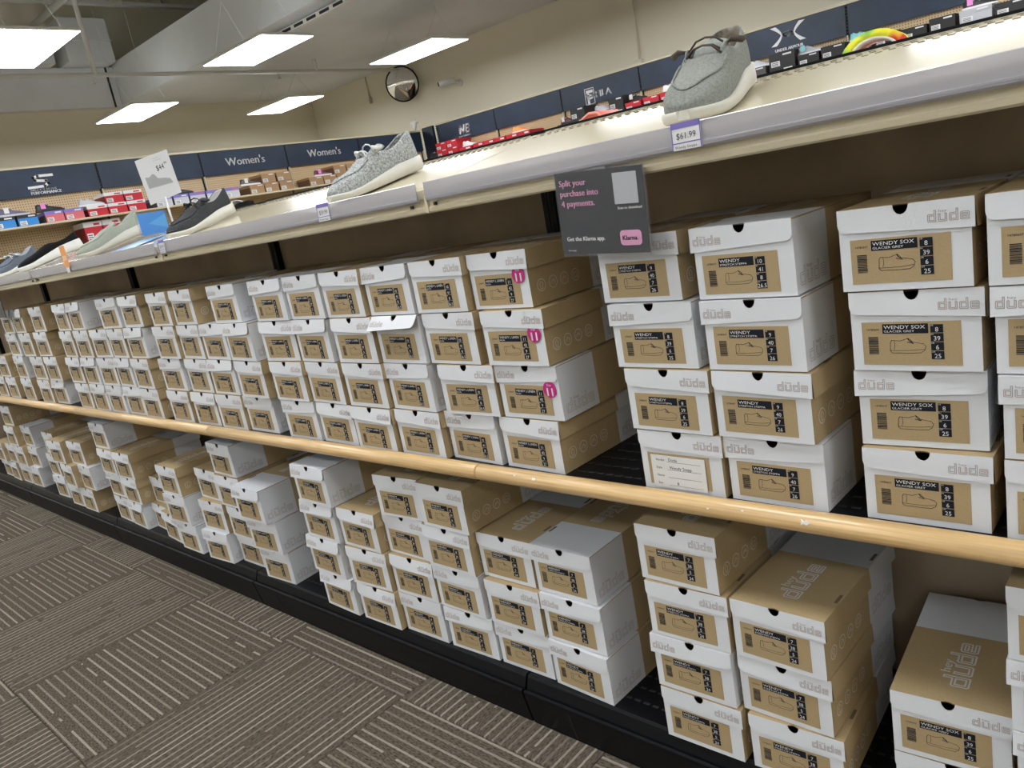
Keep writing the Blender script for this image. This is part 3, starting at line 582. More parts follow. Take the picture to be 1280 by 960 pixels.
# ------------------------------------------------------------------ shoes
def cloth(name, c, amt=.35, sc=220, rough=.9):
    return mat(name, c, rough, noise=(sc, amt), spec=.2)
M_foam = mat('off-white sole foam', (.60, .59, .53), .6, bump=(120, .3))
M_white_rub = mat('white rubber', (.75, .76, .76), .5)
def outline(t, wh, wb):
    """half width of a foot at t (0 = heel, 1 = toe)"""
    if t < .15: return wh*math.sqrt(max(0, 1-((.15-t)/.15)**2))
    if t < .70: k = (t-.15)/.55; k = k*k*(3-2*k); return wh+(wb-wh)*k
    k = (t-.70)/.30; return wb*max(0, 1-k**3.0)**.5
def shoe(name, label, x, y, yaw, z=None, L=.255, upper=None, lining=None, sole=None, lace=None, wb=.046, wh=.031, hc=.066, ht=.046, sth=.022, kind='moc', grp=None, slope=True, toe_down=True, category='shoe', lift=0, fold=True):
    """toe points to -y of the thing; origin under the toe tip"""
    t_ = thing(name, label, category, (x, y, z if z is not None else EYE+.040+(y-1.052)*.20735+.002), 0, grp)
    t_.rotation_euler = (math.atan(.20735)+lift if slope else 0, 0, yaw)
    P = lambda t: L*(1-t)                     # y runs back from the toe
    ts = [0, .012, .04, .09, .15, .22, .29, .36, .43, .50, .56, .62, .68, .74, .80, .86, .91, .95, .98, .993, 1.0]
    # sole
    mb = MB(); n = len(ts); lv = [(-.0015, 0), (.0025, .004), (.0035, .012), (.003, 1), (-.002, 1)]
    def zs(t): return sth*(1.3 if t < .3 else 1.3-.62*min(1, (t-.3)/.45))
    vs = []; 
    for t in ts:
        w = max(outline(t, wh, wb), .007); toe = .006*max(0, (t-.8)/.2)**2
        row = []
        for s in (1, -1):
            for k, (d, h) in (enumerate(lv) if s > 0 else list(enumerate(lv))[::-1]):
                hh = zs(t) if h == 1 else h
                ww = max(w+d, .0005)
                row.append((s*ww, P(t)+(0 if 0 < t < 1 else (.003 if t == 0 else -.003)*(1 if k in (1, 2, 3) else 0)), hh+toe))
        vs += row
    m = 10; fs = [(i*m+k, i*m+(k+1) % m, (i+1)*m+(k+1) % m, (i+1)*m+k) for i in range(n-1) for k in range(m)]
    mb.add(vs, fs, sole, smooth=True); mb.add(vs[:m], [tuple(range(m))[::-1]], sole); mb.add(vs[-m:], [tuple(range(m))], sole); so = mb.build('sole', t_)
    # upper: rows across the foot; the collar opening is left out
    nv = 9; vs = []; rows = []
    t1 = .50 if kind != 'slip' else .46
    for t in ts:
        w = max(outline(t, wh-.001, wb-.003), .006); z0 = zs(t)-.004
        opn = t <= t1
        if kind == 'moc': side = hc+(.010 if kind == 'moc' else .003)*max(0, 1-max(0, t-.07)/.22)-.013*math.sin(min(1, max(0, t-.08)/(t1-.08))*math.pi)*(1 if opn else 0)
        else: side = hc-.014*math.sin(min(1, t/t1)*math.pi)
        top = ht+(hc-ht)*max(0, (.72-t)/(.72-t1)) if t > t1 else side
        if t > .72: top = ht-(ht-.026)*((t-.72)/.28)**2
        top = top+ (sth-.022); side = side+(sth-.022)
        row = []
        H = (side if opn else top)-z0
        prof = [(1, 0), (1.02, .30), (.97, .62), (.88 if opn else .84, .90 if opn else .84), (.78 if opn else .50, 1.0 if opn else .97)]
        for px, pz in prof: row.append((px*w, P(t), z0+pz*H))
        row.append((0, P(t), z0+H*1.0+(.001 if not opn else 0)))
        full = row[:5]+[row[5]]+[(-a, b, c) for a, b, c in row[:5][::-1]]
        rows.append((opn, full)); vs += full
    m = 11; fs = []
    for i in range(n-1):
        for k in range(m-1):
            if rows[i][0] and k in (4, 5) and rows[i+1][0]: continue
            if rows[i][0] and not rows[i+1][0] and k in (4, 5): continue
            fs.append((i*m+k, i*m+k+1, (i+1)*m+k+1, (i+1)*m+k))
    fs += [tuple(range((n-1)*m, n*m)), tuple(range(m))[::-1]]
    mb = MB(); mb.add(vs, fs, upper, smooth=True); mb.mi(lining)
    up = mb.build('upper', t_); md = up.modifiers.new('thick', 'SOLIDIFY'); md.thickness = .0035; md.offset = -1; md.material_offset = 1; md.use_even_offset = False
    sb = up.modifiers.new('sub', 'SUBSURF'); sb.levels = sb.render_levels = 1
    # insole
    mb = MB(); ins = [(outline(t, wh-.004, wb-.006), P(t)) for t in ts]
    mb.add([(a, b, sth+.004) for a, b in ins]+[(-a, b, sth+.004) for a, b in ins[::-1]], [tuple(range(2*n))], lining); mb.build('insole', t_)
    # tongue
    if kind != 'slip':
     mb = MB(); vs = []; tt = [.66, .58, .50, .42, .35]
     for i, t in enumerate(tt):
         w = .020+.002*i; zt = ht+.004+(hc+.001-ht)*(i/4)**.9+(sth-.022)
         for k in range(5): a = (k-2)/2; vs.append((a*w, P(t), zt-.008*a*a))
     mb.add(vs, [(i*5+k, i*5+k+1, (i+1)*5+k+1, (i+1)*5+k) for i in range(4) for k in range(4)], upper, smooth=True)
     tg = mb.build('tongue', t_); md = tg.modifiers.new('thick', 'SOLIDIFY'); md.thickness = .004; md.offset = 0
    # apron seam round the toe
    pts = []
    for k in range(17):
        a = R(-100+200*k/16); tx = .62+.29*math.cos(a); wq = outline(min(tx, .99), wh, wb)*.86
        pts.append((wq*math.sin(a)*(1.0 if abs(math.sin(a)) < .99 else 1)*.88, P(tx), 0))
    def zat(x_, y_):
        t = 1-y_/L
        if t > .72: top = ht-(ht-.026)*((t-.72)/.28)**2
        else: top = ht+(hc-ht)*max(0, (.72-t)/(.72-t1))
        w = max(outline(min(t, .99), wh-.001, wb-.003), .001); u = min(1, abs(x_)/w)
        z0 = zs(t)-.004; H = top+(sth-.022)-z0; f = 1-.03*(u/.5)**2 if u < .5 else (.97-.13*(u-.5)/.34 if u < .84 else .84-.22*(u-.84)/.13)
        return z0+H*f
    if kind != 'slip':
        mb = MB(); mb.tube([(a, b, zat(a, b)+.0008) for a, b, c in pts], .0022, upper, 5); mb.build('toe_seam', t_)
    if fold:       # eyelet wings at the front of the collar, turned outwards
        for s in (1, -1):
            mb = MB(); w = .030
            vs = [(s*.030, P(.60), ht+.002), (s*.036, P(.50), hc-.012), (s*.034, P(.42), hc-.010), (s*.024, P(.58), ht+.013), (s*.032, P(.49), hc+.008), (s*.031, P(.43), hc+.004)]
            vs = [(a, b, c+sth-.022) for a, b, c in vs]
            mb.add(vs, [(0, 1, 4, 3), (1, 2, 5, 4)], upper, smooth=True); wg = mb.build('eyelet_wing', t_)
            md = wg.modifiers.new('thick', 'SOLIDIFY'); md.thickness = .004; md.offset = 0; wg.modifiers.new('sub', 'SUBSURF').render_levels = 1
    if lace:
        zz = sth-.022
        for i, (ta, tb) in enumerate(((.57, .50), (.52, .55), (.47, .46))):
            mb = MB(); zl = ht+.009+(hc-ht)*max(0, (.66-(ta+tb)/2)/.2)+zz
            mb.tube([(.031, P(ta), zl-.010), (.016, P((2*ta+tb)/3), zl+.003), (0, P((ta+tb)/2), zl+.006), (-.016, P((ta+2*tb)/3), zl+.003), (-.031, P(tb), zl-.010)], .0018, lace, 5); mb.build('lace', t_)
        for s in (1, -1):
            mb = MB(); mb.tube([(s*.034, P(.46), hc+zz), (s*.044, P(.50), hc+.004+zz), (s*.056, P(.47), hc-.002+zz), (s*.060, P(.44), hc-.001+zz)], [.002, .005, .0055, .003], lace, 6); mb.build('lace_knot', t_)
    return t_
m_lg = cloth('light heather grey knit', (.34, .36, .36), .55, 260); m_gg = cloth('sage grey canvas', (.23, .243, .225), .22, 300)
m_ch = cloth('charcoal canvas', (.045, .048, .052), .3, 300); m_sg = cloth('pale sage canvas', (.36, .395, .34), .12, 300)
m_bk = cloth('black knit', (.010, .010, .012), .3); m_bg = cloth('slate blue canvas', (.13, .155, .20), .25, 300)
m_camo = mat('camouflage lining', (.22, .19, .15), .85, noise=(45, .8)); m_greyl = mat('grey speckled lining', (.30, .31, .31), .9, noise=(160, .7))
m_wl = mat('white lining', (.62, .62, .62), .8); m_brl = mat('brown cord', (.055, .042, .03), .7); m_whl = mat('white cord', (.62, .63, .62), .7); m_bkl = mat('black cord', (.015, .015, .015), .7)
dsp = 'shoes displayed on the sloping shelf'
shoe('canvas_shoe', 'sage grey lace-up shoe with brown cord laces, right of the black hanging sign', -.604, 1.082, R(7), upper=m_gg, lining=m_camo, sole=M_foam, lace=m_brl, grp=dsp, wb=.052, wh=.036, hc=.082, ht=.058, sth=.026, L=.27, lift=.02)
shoe('canvas_shoe', 'light heather grey lace-up shoe with white laces, middle of the top shelf', -1.497, 1.066, R(-11), upper=m_lg, lining=m_greyl, sole=M_foam, lace=m_whl, grp=dsp, hc=.080, ht=.052, sth=.024, lift=.0)
shoe('canvas_shoe', 'charcoal lace-up shoe with white sole beside the blue card', -2.345, 1.072, R(10), upper=m_ch, lining=m_wl, sole=M_foam, lace=m_bkl, grp=dsp, hc=.070, sth=.024, lift=.02)
shoe('canvas_shoe', 'pale sage shoe with off-white sole left of the blue card', -3.10, 1.066, R(-3), upper=m_sg, lining=m_wl, sole=M_foam, lace=None, grp=dsp, hc=.068, ht=.046, sth=.026, lift=.06, L=.265, fold=False)
shoe('slip_on_shoe', 'black knit slip-on shoe with thick white sole and orange tag', -3.83, 1.070, R(-25), upper=m_bk, lining=m_wl, sole=M_white_rub, lace=None, grp=dsp, hc=.066, ht=.044, sth=.030, lift=.05, L=.27, kind='slip', fold=False)
shoe('canvas_shoe', 'slate blue shoe with white laces at the left end of the shelf', -4.24, 1.066, R(18), upper=m_bg, lining=m_wl, sole=M_white_rub, lace=m_whl, grp=dsp, hc=.066, sth=.024, lift=.02)
# sandals on the other slope, only their raised heels show
def sandal(label, x, y, z, yaw, cols, L=.24, rise=.05, w=.045, pitch=None):
    t = thing('sandal', label, 'sandal', (x, y, z), yaw); ts = [i/14 for i in range(15)]
    mb = MB(); vs = []
    for u in ts:
        hw = outline(u, w*.75, w); zz = rise*(1-u)**1.4
        vs += [(hw, L*(u-.5), zz), (-hw, L*(u-.5), zz), (-hw, L*(u-.5), zz+.018), (hw, L*(u-.5), zz+.018)]
    mb.add(vs, [(i*4+k, i*4+(k+1) % 4, (i+1)*4+(k+1) % 4, (i+1)*4+k) for i in range(14) for k in range(4)]+[(0, 1, 2, 3)[::-1]], cols[0], smooth=False); mb.build('footbed', t)
    mb = MB()
    vs = []
    for k in range(11):
        a = math.pi*k/10; 
        for dy in (-.035, .035): vs.append((w*1.02*math.cos(a), L*.12+dy, .012+.05*math.sin(a)))
    mb.add(vs, [(2*k, 2*k+1, 2*k+3, 2*k+2) for k in range(10)], cols[1], smooth=True); st = mb.build('strap', t)
    md = st.modifiers.new('thick', 'SOLIDIFY'); md.thickness = .004
    return t
m_cor = mat('coral foam', (.75, .16, .13), .5); m_cor2 = mat('pale coral foam', (.80, .30, .25), .5); m_rasta = bpy.data.materials.new('yellow green red print'); m_rasta.use_nodes = True
N = m_rasta.node_tree; vz = N.nodes.new('ShaderNodeTexNoise'); vz.inputs['Scale'].default_value = 14; rp = N.nodes.new('ShaderNodeValToRGB'); rp.color_ramp.interpolation = 'LINEAR'
rp.color_ramp.elements[0].position = .36; rp.color_ramp.elements[0].color = (.05, .38, .06, 1); rp.color_ramp.elements[1].position = .62; rp.color_ramp.elements[1].color = (.65, .02, .02, 1)
e = rp.color_ramp.elements.new(.44); e.color = (.72, .75, .03, 1); e = rp.color_ramp.elements.new(.56); e.color = (.80, .72, .03, 1)
tc = N.nodes.new('ShaderNodeTexCoord'); N.links.new(tc.outputs['Object'], vz.inputs[0]); N.links.new(vz.outputs[0], rp.inputs[0]); N.links.new(rp.outputs[0], N.nodes['Principled BSDF'].inputs['Base Color'])
# coral flip-flop lying along the top
t = thing('sandal', 'coral pink sandal sole peeping over the black shelf edge', 'sandal', (-1.11, 1.53, EYE+.104), R(0))
mb = MB(); pts = [(-.10, 0), (-.06, .016), (-.02, .020), (.02, .032), (.055, .048), (.085, .046), (.105, .026), (.108, .006)]
pts = [(x*.78, z*.78) for x, z in pts]; vs = [(x, dy, z) for dy in (-.04, .04) for x, z in pts]+[(x, dy, z-.012) for dy in (-.04, .04) for x, z in pts]; n = len(pts)
mb.add(vs, [(i, i+1, n+i+1, n+i) for i in range(n-1)]+[(2*n+i, 2*n+i+1, i+1, i) for i in range(n-1)]+[(n+i, n+i+1, 3*n+i+1, 3*n+i) for i in range(n-1)]+[(2*n+i, 3*n+i, 3*n+i+1, 2*n+i+1) for i in range(n-1)], m_cor, smooth=True); mb.build('footbed', t)
mb = MB(); mb.tube([(x, -.042, z-.004) for x, z in pts[3:]], .003, m_cor2, 5); mb.build('edge_band', t)
# arched printed slide with a white lining
t = thing('sandal', 'yellow green and red printed slide strap arching over the shelf edge', 'sandal', (-.475, 1.55, EYE+.112), R(8))
def arch(r0, r1, y0, y1, m, nm):
    mb = MB(); vs = []; n = 16
    for k in range(n+1):
        a = math.pi*k/n
        for r, y in ((r0, y0), (r1, y0), (r1, y1), (r0, y1)): vs.append((r*1.25*math.cos(a), y, r*math.sin(a)))
    mb.add(vs, [(k*4+j, k*4+(j+1) % 4, (k+1)*4+(j+1) % 4, (k+1)*4+j) for k in range(n) for j in range(4)], m, smooth=True); mb.build(nm, t)
arch(.034, .046, -.03, .04, m_rasta, 'strap'); arch(.030, .034, -.032, .04, m_whl, 'strap_lining')
mb = MB(); mb.box(-.04, -.03, -.01, .04, .06, .006, m_cor, bev=.004); mb.build('footbed', t)
sandal('dark flat sandal with pale ring strap behind the charcoal shoe', -2.74, 1.53, EYE+.098, R(80), (m_bk, m_whl), rise=.03)

# ------------------------------------------------------------------ signs and tags on the shelving
M_signb = mat('black glossy card', (.016, .018, .024), .35, spec=.35); M_pk = mat('pink print', (.62, .31, .48), .5); M_clear = mat('clear acrylic', (.3, .31, .33), .15, alpha=.10)
t = thing('hanging_sign', 'black payment sign with pink lettering hanging from the top shelf lip', 'sign', (-.8265, 1.034, EYE+.017), R(0))
t.rotation_euler = (R(2), R(3.6), R(0))
mb = MB(); mb.box(0, -.0015, -.1335, .168, .0015, 0, M_signb); mb.build('card', t)
mb = MB(); mb.box(-.002, -.0022, -.1365, .1715, -.0017, .002, M_clear); mb.box(-.002, .0017, -.1365, .1715, .0022, .002, M_clear); mb.box(-.002, -.0022, -.1370, .1715, .0022, -.1357, M_clear); mb.box(.0005+.169, -.0022, -.1365, .1715, .0022, .002, M_clear); mb.build('sleeve', t)
T = lambda p: (p[0], -.0026, p[1]); mb = MB()
for i, s in enumerate(('Split your', 'purchase into', '4 payments.')): put_text(mb, s, .008, -.0215-.0165*i, .0140, M_pk, T, bold=.0009)
mb.build('pink_lettering', t)
mb = MB(); put_text(mb, 'Get the Klarna app.', .010, -.111, .0098, M_wprint, T, bold=.0007); put_text(mb, 'Scan to download', .118, -.064, .0062, M_wprint, T, bold=.0004); put_text(mb, 'Terms apply', .010, -.128, .0034, M_wprint, T); mb.build('white_lettering', t)
mb = MB(); pts = [(.117+a, -.121+b) for a, b in arc(.034, .018, .006, 90, 0, 4)+arc(.034, .006, .006, 0, -90, 4)+arc(.006, .006, .006, -90, -180, 4)+arc(.006, .018, .006, 180, 90, 4)]
mb.poly([(a, b) for a, b in pts][::-1], M_pk, lambda p: (p[0], -.0026, p[1])); T3 = lambda p: (p[0], -.0030, p[1]); put_text(mb, 'Klarna.', .1215, -.1125, .0105, M_ink, T3, bold=.0007); mb.build('pink_badge', t)
mb = MB(); mb.add([(.114, -.0026, -.056), (.158, -.0026, -.056), (.158, -.0026, -.008), (.114, -.0026, -.008)], [(0, 1, 2, 3)], mat('pale grey patch', (.40, .41, .44), .5)); mb.build('blank_patch', t)
mb = MB(); mb.box(.06, .0022, -.005, .10, .012, .004, M_plast); mb.build('clip', t)
t = thing('hanging_sign', 'dark sign card hanging at the far left end of the shelving', 'sign', (-4.30, 1.034, EYE-.005)); mb = MB(); mb.box(0, -.0015, -.125, .17, .0015, 0, M_signb); mb.build('card', t)
mb = MB(); mb.box(.168, -.002, -.127, .174, .002, .001, M_clear); mb.build('sleeve', t)
M_purp = mat('purple tag print', (.16, .13, .42), .5); M_pen = mat('pen ink', (.02, .02, .04), .5)
def price_tag(x, txt, label, w=.047):
    t = thing('price_tag', label, 'price tag', (x, 1.0325, EYE+.015), 0, 'tags in the price channel'); t.rotation_euler = (R(-3), 0, 0)
    mb = MB(); mb.box(0, -.001, 0, w, 0, .038, M_wprint); mb.build('card', t)
    mb = MB(); mb.box(0, -.0015, .030, w, -.001, .038, M_purp); mb.box(0, -.0015, .009, w, -.001, .0105, M_purp); mb.box(0, -.0015, 0, .0015, -.001, .038, M_purp); mb.box(w-.0015, -.0015, 0, w, -.001, .038, M_purp); mb.build('purple_border', t)
    mb = MB(); T = lambda p: (p[0], -.0018, p[1]); put_text(mb, txt, w*.18, .015, .0125, M_pen, T, width=w*.66); put_text(mb, 'Wendy Steppa', w*.1, .0022, .0055, M_pen, T, width=w*.75); mb.build('handwriting', t)
price_tag(-.602, '$61.99', 'purple-edged price tag reading $61.99 below the sage grey shoe'); price_tag(-1.513, '$59.99', 'purple-edged price tag below the light heather grey shoe')
price_tag(-2.355, '$59.99', 'purple-edged price tag below the charcoal shoe, left of middle', .04)
t = thing('orange_tag', 'orange clearance tag hanging from the black slip-on shoe', 'tag', (-3.17, 1.030, EYE+.012)); mb = MB(); mb.box(0, -.001, .02, .052, 0, .098, mat('orange tag', (.80, .33, .10), .5)); mb.box(.006, -.0012, .045, .046, -.001, .062, mat('pale orange print', (.85, .52, .33), .5)); mb.box(.01, -.001, 0, .04, 0, .02, M_wprint); mb.build('card', t)
# tall price sign on a stand, facing down the aisle
t = thing('price_sign', 'white shoe price card reading $44.99 on a thin stand', 'sign', (-2.85, 1.325, EYE+.098)); t.rotation_euler = (0, 0, R(90))
M_sheet = mat('white sheet', (.56, .57, .60), .35)
mb = MB(); mb.tube([(0, 0, 0), (-.003, 0, .115)], .004, M_white, 6); mb.build('pole', t)
mb = MB(); mb.box(-.02, -.03, 0, .02, .03, .004, M_white); mb.build('base', t)
fr = link('sign_card', None, t) if False else None
c0 = Vector((-.068, 0, .096)); ang = R(-13)
def C(p, off=0):
    x, z = p; return (c0.x+x*math.cos(ang)-z*math.sin(ang), -off, c0.z+x*math.sin(ang)*-1+z*math.cos(ang))
def rot(p, off=0): x, z = p; return (-.062+x*math.cos(R(13))-z*math.sin(R(13))*.35, -off, .092+x*math.sin(R(14))+z)
mb = MB(); q0 = [(0, 0), (.128, 0), (.128, .155), (0, .155)]
mb.add([rot(p, .001) for p in q0]+[rot(p, -.001) for p in q0], [(0, 1, 2, 3), (7, 6, 5, 4), (0, 4, 5, 1), (1, 5, 6, 2), (2, 6, 7, 3), (3, 7, 4, 0)], M_sheet); mb.build('sign_card', t)
mb = MB(); TT = lambda p: rot(p, .0016); mg = mat('grey shoe print', (.30, .31, .32), .5)
sh = [(.015, .055), (.014, .092), (.030, .088), (.045, .095), (.052, .090), (.060, .075), (.085, .068), (.104, .060), (.110, .045), (.105, .036), (.02, .040)]
mb.poly(sh[::-1], mg, TT); mb.poly([(.015, .036), (.108, .028), (.112, .042), (.015, .052)][::1], mat('pale sole print', (.55, .56, .57), .5), lambda p: rot(p, .0020)); mb.build('shoe_print', t)
mb = MB(); put_text(mb, '$44', .066, .098, .026, M_ink, TT, width=.030); put_text(mb, '99', .099, .111, .012, M_ink, TT); put_text(mb, "Women's", .062, .140, .006, mg, TT); put_text(mb, 'Wendy Steppa', .062, .132, .0055, mg, TT); mb.build('price_print', t)
# blue sheet in an acrylic holder
M_blue = mat('blue paper', (.015, .26, .78), .35)
t = thing('card_holder', 'clear acrylic holder with a bright blue sheet below the price card', 'card holder', (-2.86, 1.205, EYE+.078)); t.rotation_euler = (0, 0, R(90))
mb = MB(); mb.box(.004, -.001, .012, .104, .001, .088, M_blue); mb.build('blue_sheet', t)
mb = MB(); mb.poly([(.035, -.0016, .05), (.104, -.0016, .028), (.104, -.0016, .078)], mat('light blue paper', (.06, .38, .86), .3)); mb.build('blue_flap', t)
mb = MB(); mb.box(-.004, -.004, .006, .112, -.003, .093, M_clear); mb.box(-.004, .003, .006, .112, .004, .093, M_clear); mb.prism([(-.03, 0), (.03, 0), (.03, .006), (-.03, .006)], -.004, .112, M_clear); mb.build('acrylic_sleeve', t)
t = thing('blue_sheet', 'pale blue paper lying on the sloping shelf under the acrylic holder', 'paper', (-2.80, 1.10, EYE+.0525)); t.rotation_euler = (math.atan(.20735), 0, R(0)); mb = MB(); mb.box(-.11, 0, 0, .10, .12, .001, mat('pale blue paper', (.20, .42, .78), .3)); mb.build('sheet', t)

# ------------------------------------------------------------------ wall shelving behind
M_navy = mat('navy header panel', (.016, .030, .060), .35, noise=(2.5, .35)); M_emblem = mat('white emblem', (.75, .76, .78), .5)
M_peg = bpy.data.materials.new('pegboard'); M_peg.use_nodes = True; N = M_peg.node_tree; Lk = N.links
tc = N.nodes.new('ShaderNodeTexCoord'); mp = N.nodes.new('ShaderNodeMapping'); mp.inputs['Scale'].default_value = (39, 39, 39); vo = N.nodes.new('ShaderNodeVectorMath'); vo.operation = 'FRACTION'
Lk.new(tc.outputs['Object'], mp.inputs[0]); Lk.new(mp.outputs[0], vo.inputs[0]); sp = N.nodes.new('ShaderNodeVectorMath'); sp.operation = 'SUBTRACT'; sp.inputs[1].default_value = (.5, .5, .5); Lk.new(vo.outputs[0], sp.inputs[0])
sx = N.nodes.new('ShaderNodeSeparateXYZ'); Lk.new(sp.outputs[0], sx.inputs[0])
cbx = N.nodes.new('ShaderNodeCombineXYZ'); Lk.new(sx.outputs[0], cbx.inputs[0]); Lk.new(sx.outputs[2], cbx.inputs[1]); ln = N.nodes.new('ShaderNodeVectorMath'); ln.operation = 'LENGTH'; Lk.new(cbx.outputs[0], ln.inputs[0])
lt = N.nodes.new('ShaderNodeMath'); lt.operation = 'LESS_THAN'; lt.inputs[1].default_value = .2; Lk.new(ln.outputs['Value'], lt.inputs[0])
mx = N.nodes.new('ShaderNodeMix'); mx.data_type = 'RGBA'; mx.inputs['A'].default_value = (.56, .41, .24, 1); mx.inputs['B'].default_value = (.10, .07, .04, 1); Lk.new(lt.outputs[0], mx.inputs['Factor']); Lk.new(mx.outputs['Result'], N.nodes['Principled BSDF'].inputs['Base Color'])
def wall_unit(label, loc, rz, n, holes=True):
    """local frame: +x along the run, -y towards the shopper, header plane at y = 0"""
    t = thing('wall_shelving', label, 'shelving', loc, rz)
    zt, zb = EYE+1.155, EYE+.868
    sm = MB(); sm.box(.012, 0, zb, S4-.012, .02, zt, M_navy); hd = sm.mesh('header_panel')
    sm = MB(); sm.box(0, .03, .05, S4, .04, zb+.05, M_peg); pg_ = sm.mesh('pegboard')
    sm = MB(); sm.box(-.02, .02, 0, .02, .06, zt+.02, M_black); up_ = sm.mesh('upright')
    sm = MB(); sm.box(-.006, -.012, .05, .006, .03, zb, M_cream); st_ = sm.mesh('slotted_strip')
    sm = MB()
    for k in range(9): sm.box(-.012, .002, zb+.02+k*.031, .012, .022, zb+.036+k*.031, M_dark)
    sl_ = sm.mesh('slot')
    sm = MB(); sm.box(0, -.01, zt, S4, .03, zt+.022, M_cream); tr_ = sm.mesh('top_trim')
    sm = MB(); sm.box(.002, -.36, -.022, S4-.002, .03, -.002, M_cream, bev=.002); sh_ = sm.mesh('shelf')
    for i in range(n):
        link('header_panel', hd, t, (i*S4, 0, 0)); link('pegboard', pg_, t, (i*S4, 0, 0)); link('top_trim', tr_, t, (i*S4, 0, 0))
        for zz in (EYE+.565, EYE+.30, EYE-.05, EYE-.45, .16): link('shelf', sh_, t, (i*S4, 0, zz))
    for i in range(n+1): link('upright', up_, t, (i*S4, 0, 0)); link('slotted_strip', st_, t, (i*S4, 0, 0)); link('slot', sl_, t, (i*S4, -.004, 0), kind='stuff')
    return t
# far left wall run: its joints at y = 3.64, 4.86 ... ; x = -9.3 ; local +x = world +y, local -y = world +x
wl = wall_unit("shelving along the far left wall under navy Women's header panels", (-9.3, 1.205, 0), R(90), 6)
wr = wall_unit('shelving along the back wall under navy emblem header panels', (-9.0, 8.6, .035), 0, 8)
mb = MB(); mb.box(-9.27, 8.545, .05, -9.03, 8.585, EYE+1.20, mat('near black navy panel', (.006, .010, .022), .5))
tag_ = mb.build('corner_panel'); tag_['label'] = 'tall near-black filler panel in the corner between the two wall shelvings'; tag_['category'] = 'panel'
# local +x of the left run is +y of the room
def on_left(mb_fn, name): pass
def word(par, s, u, z, h, width=None, name='lettering', bold=0, align='l'):
    mb = MB(); T = lambda p: (p[0], -.004, p[1]); put_text(mb, s, u, z, h, M_emblem, T, width=width, bold=bold, align=align); mb.build(name, par)
word(wl, "Women's", 5.19-1.205, EYE+.965, .135, width=.55, bold=.006)
word(wl, "Women's", 6.41-1.205, EYE+.965, .135, width=.55, bold=.006)
def emblem(par, pieces, name='emblem'):
    mb = MB(); T = lambda p: (p[0], -.004, p[1])
    for kind, pts, wd in pieces:
        if kind == 'r': mb.ribbon(pts, wd, M_emblem, T)
        elif kind == 'c': mb.ribbon(pts, wd, M_emblem, T, closed=True)
        else: mb.poly(pts, M_emblem, T)
    mb.build(name, par)
# slanted S with a winged top
ux, uz = 2.92-1.205, EYE+.955
emblem(wl, [('r', [(ux+.25, uz+.115), (ux+.11, uz+.115), (ux+.065, uz+.098), (ux+.075, uz+.072), (ux+.18, uz+.060), (ux+.195, uz+.035), (ux+.155, uz+.008), (ux+.0, uz+.002)], .026)])
word(wl, 'SKECHERS', ux+.0, EYE+.922, .026, width=.26, bold=.002); word(wl, 'PERFORMANCE', ux+.0, EYE+.885, .042, width=.30, bold=.004)
o = -(-9.0)
# N B block letters with speed bars
ux, uz = -8.53+o, EYE+.985-.035
emblem(wr, [('r', [(ux+.02, uz), (ux+.05, uz+.10), (ux+.09, uz), (ux+.12, uz+.10)], .028), ('r', [(ux+.0, uz+.02), (ux+.045, uz+.02)], .008), ('r', [(ux+.0, uz+.045), (ux+.045, uz+.045)], .008), ('r', [(ux+.01, uz+.07), (ux+.05, uz+.07)], .008),
            ('c', [(ux+.145, uz), (ux+.165, uz+.10), (ux+.215, uz+.10), (ux+.225, uz+.078), (ux+.205, uz+.053), (ux+.222, uz+.03), (ux+.205, uz)], .024), ('r', [(ux+.16, uz+.052), (ux+.205, uz+.052)], .02)])
word(wr, 'new balance', ux-.02, uz-.055, .036, width=.24, bold=.003)
# F in a frame and four letters
ux, uz = -6.17+o, EYE+.905-.035
emblem(wr, [('c', [(ux, uz), (ux+.14, uz), (ux+.14, uz+.19), (ux, uz+.19)], .008), ('p', [(ux+.02, uz+.135), (ux+.125, uz+.135), (ux+.125, uz+.17), (ux+.02, uz+.17)], 0), ('r', [(ux+.045, uz+.02), (ux+.045, uz+.115)], .035), ('r', [(ux+.03, uz+.105), (ux+.12, uz+.105), (ux+.12, uz+.075), (ux+.05, uz+.065)], .022)])
word(wr, 'FILA', ux+.165, uz+.06, .115, width=.235, bold=.008)
# leaping cat
ux, uz = -4.68+o, EYE+1.03-.035
emblem(wr, [('p', [(ux, uz+.05), (ux+.03, uz+.075), (ux+.07, uz+.07), (ux+.11, uz+.05), (ux+.15, uz+.055), (ux+.185, uz+.085), (ux+.205, uz+.125), (ux+.225, uz+.12), (ux+.21, uz+.08), (ux+.185, uz+.045), (ux+.16, uz+.02), (ux+.12, uz+.01), (ux+.06, uz+.03), (ux+.02, uz+.035)], 0), ('r', [(ux+.03, uz+.05), (ux+.04, uz+.005)], .014), ('r', [(ux+.13, uz+.03), (ux+.155, uz-.02), (ux+.185, uz-.015)], .014)])
word(wr, 'PUMA', ux+.02, uz-.09, .05, width=.16, bold=.005)
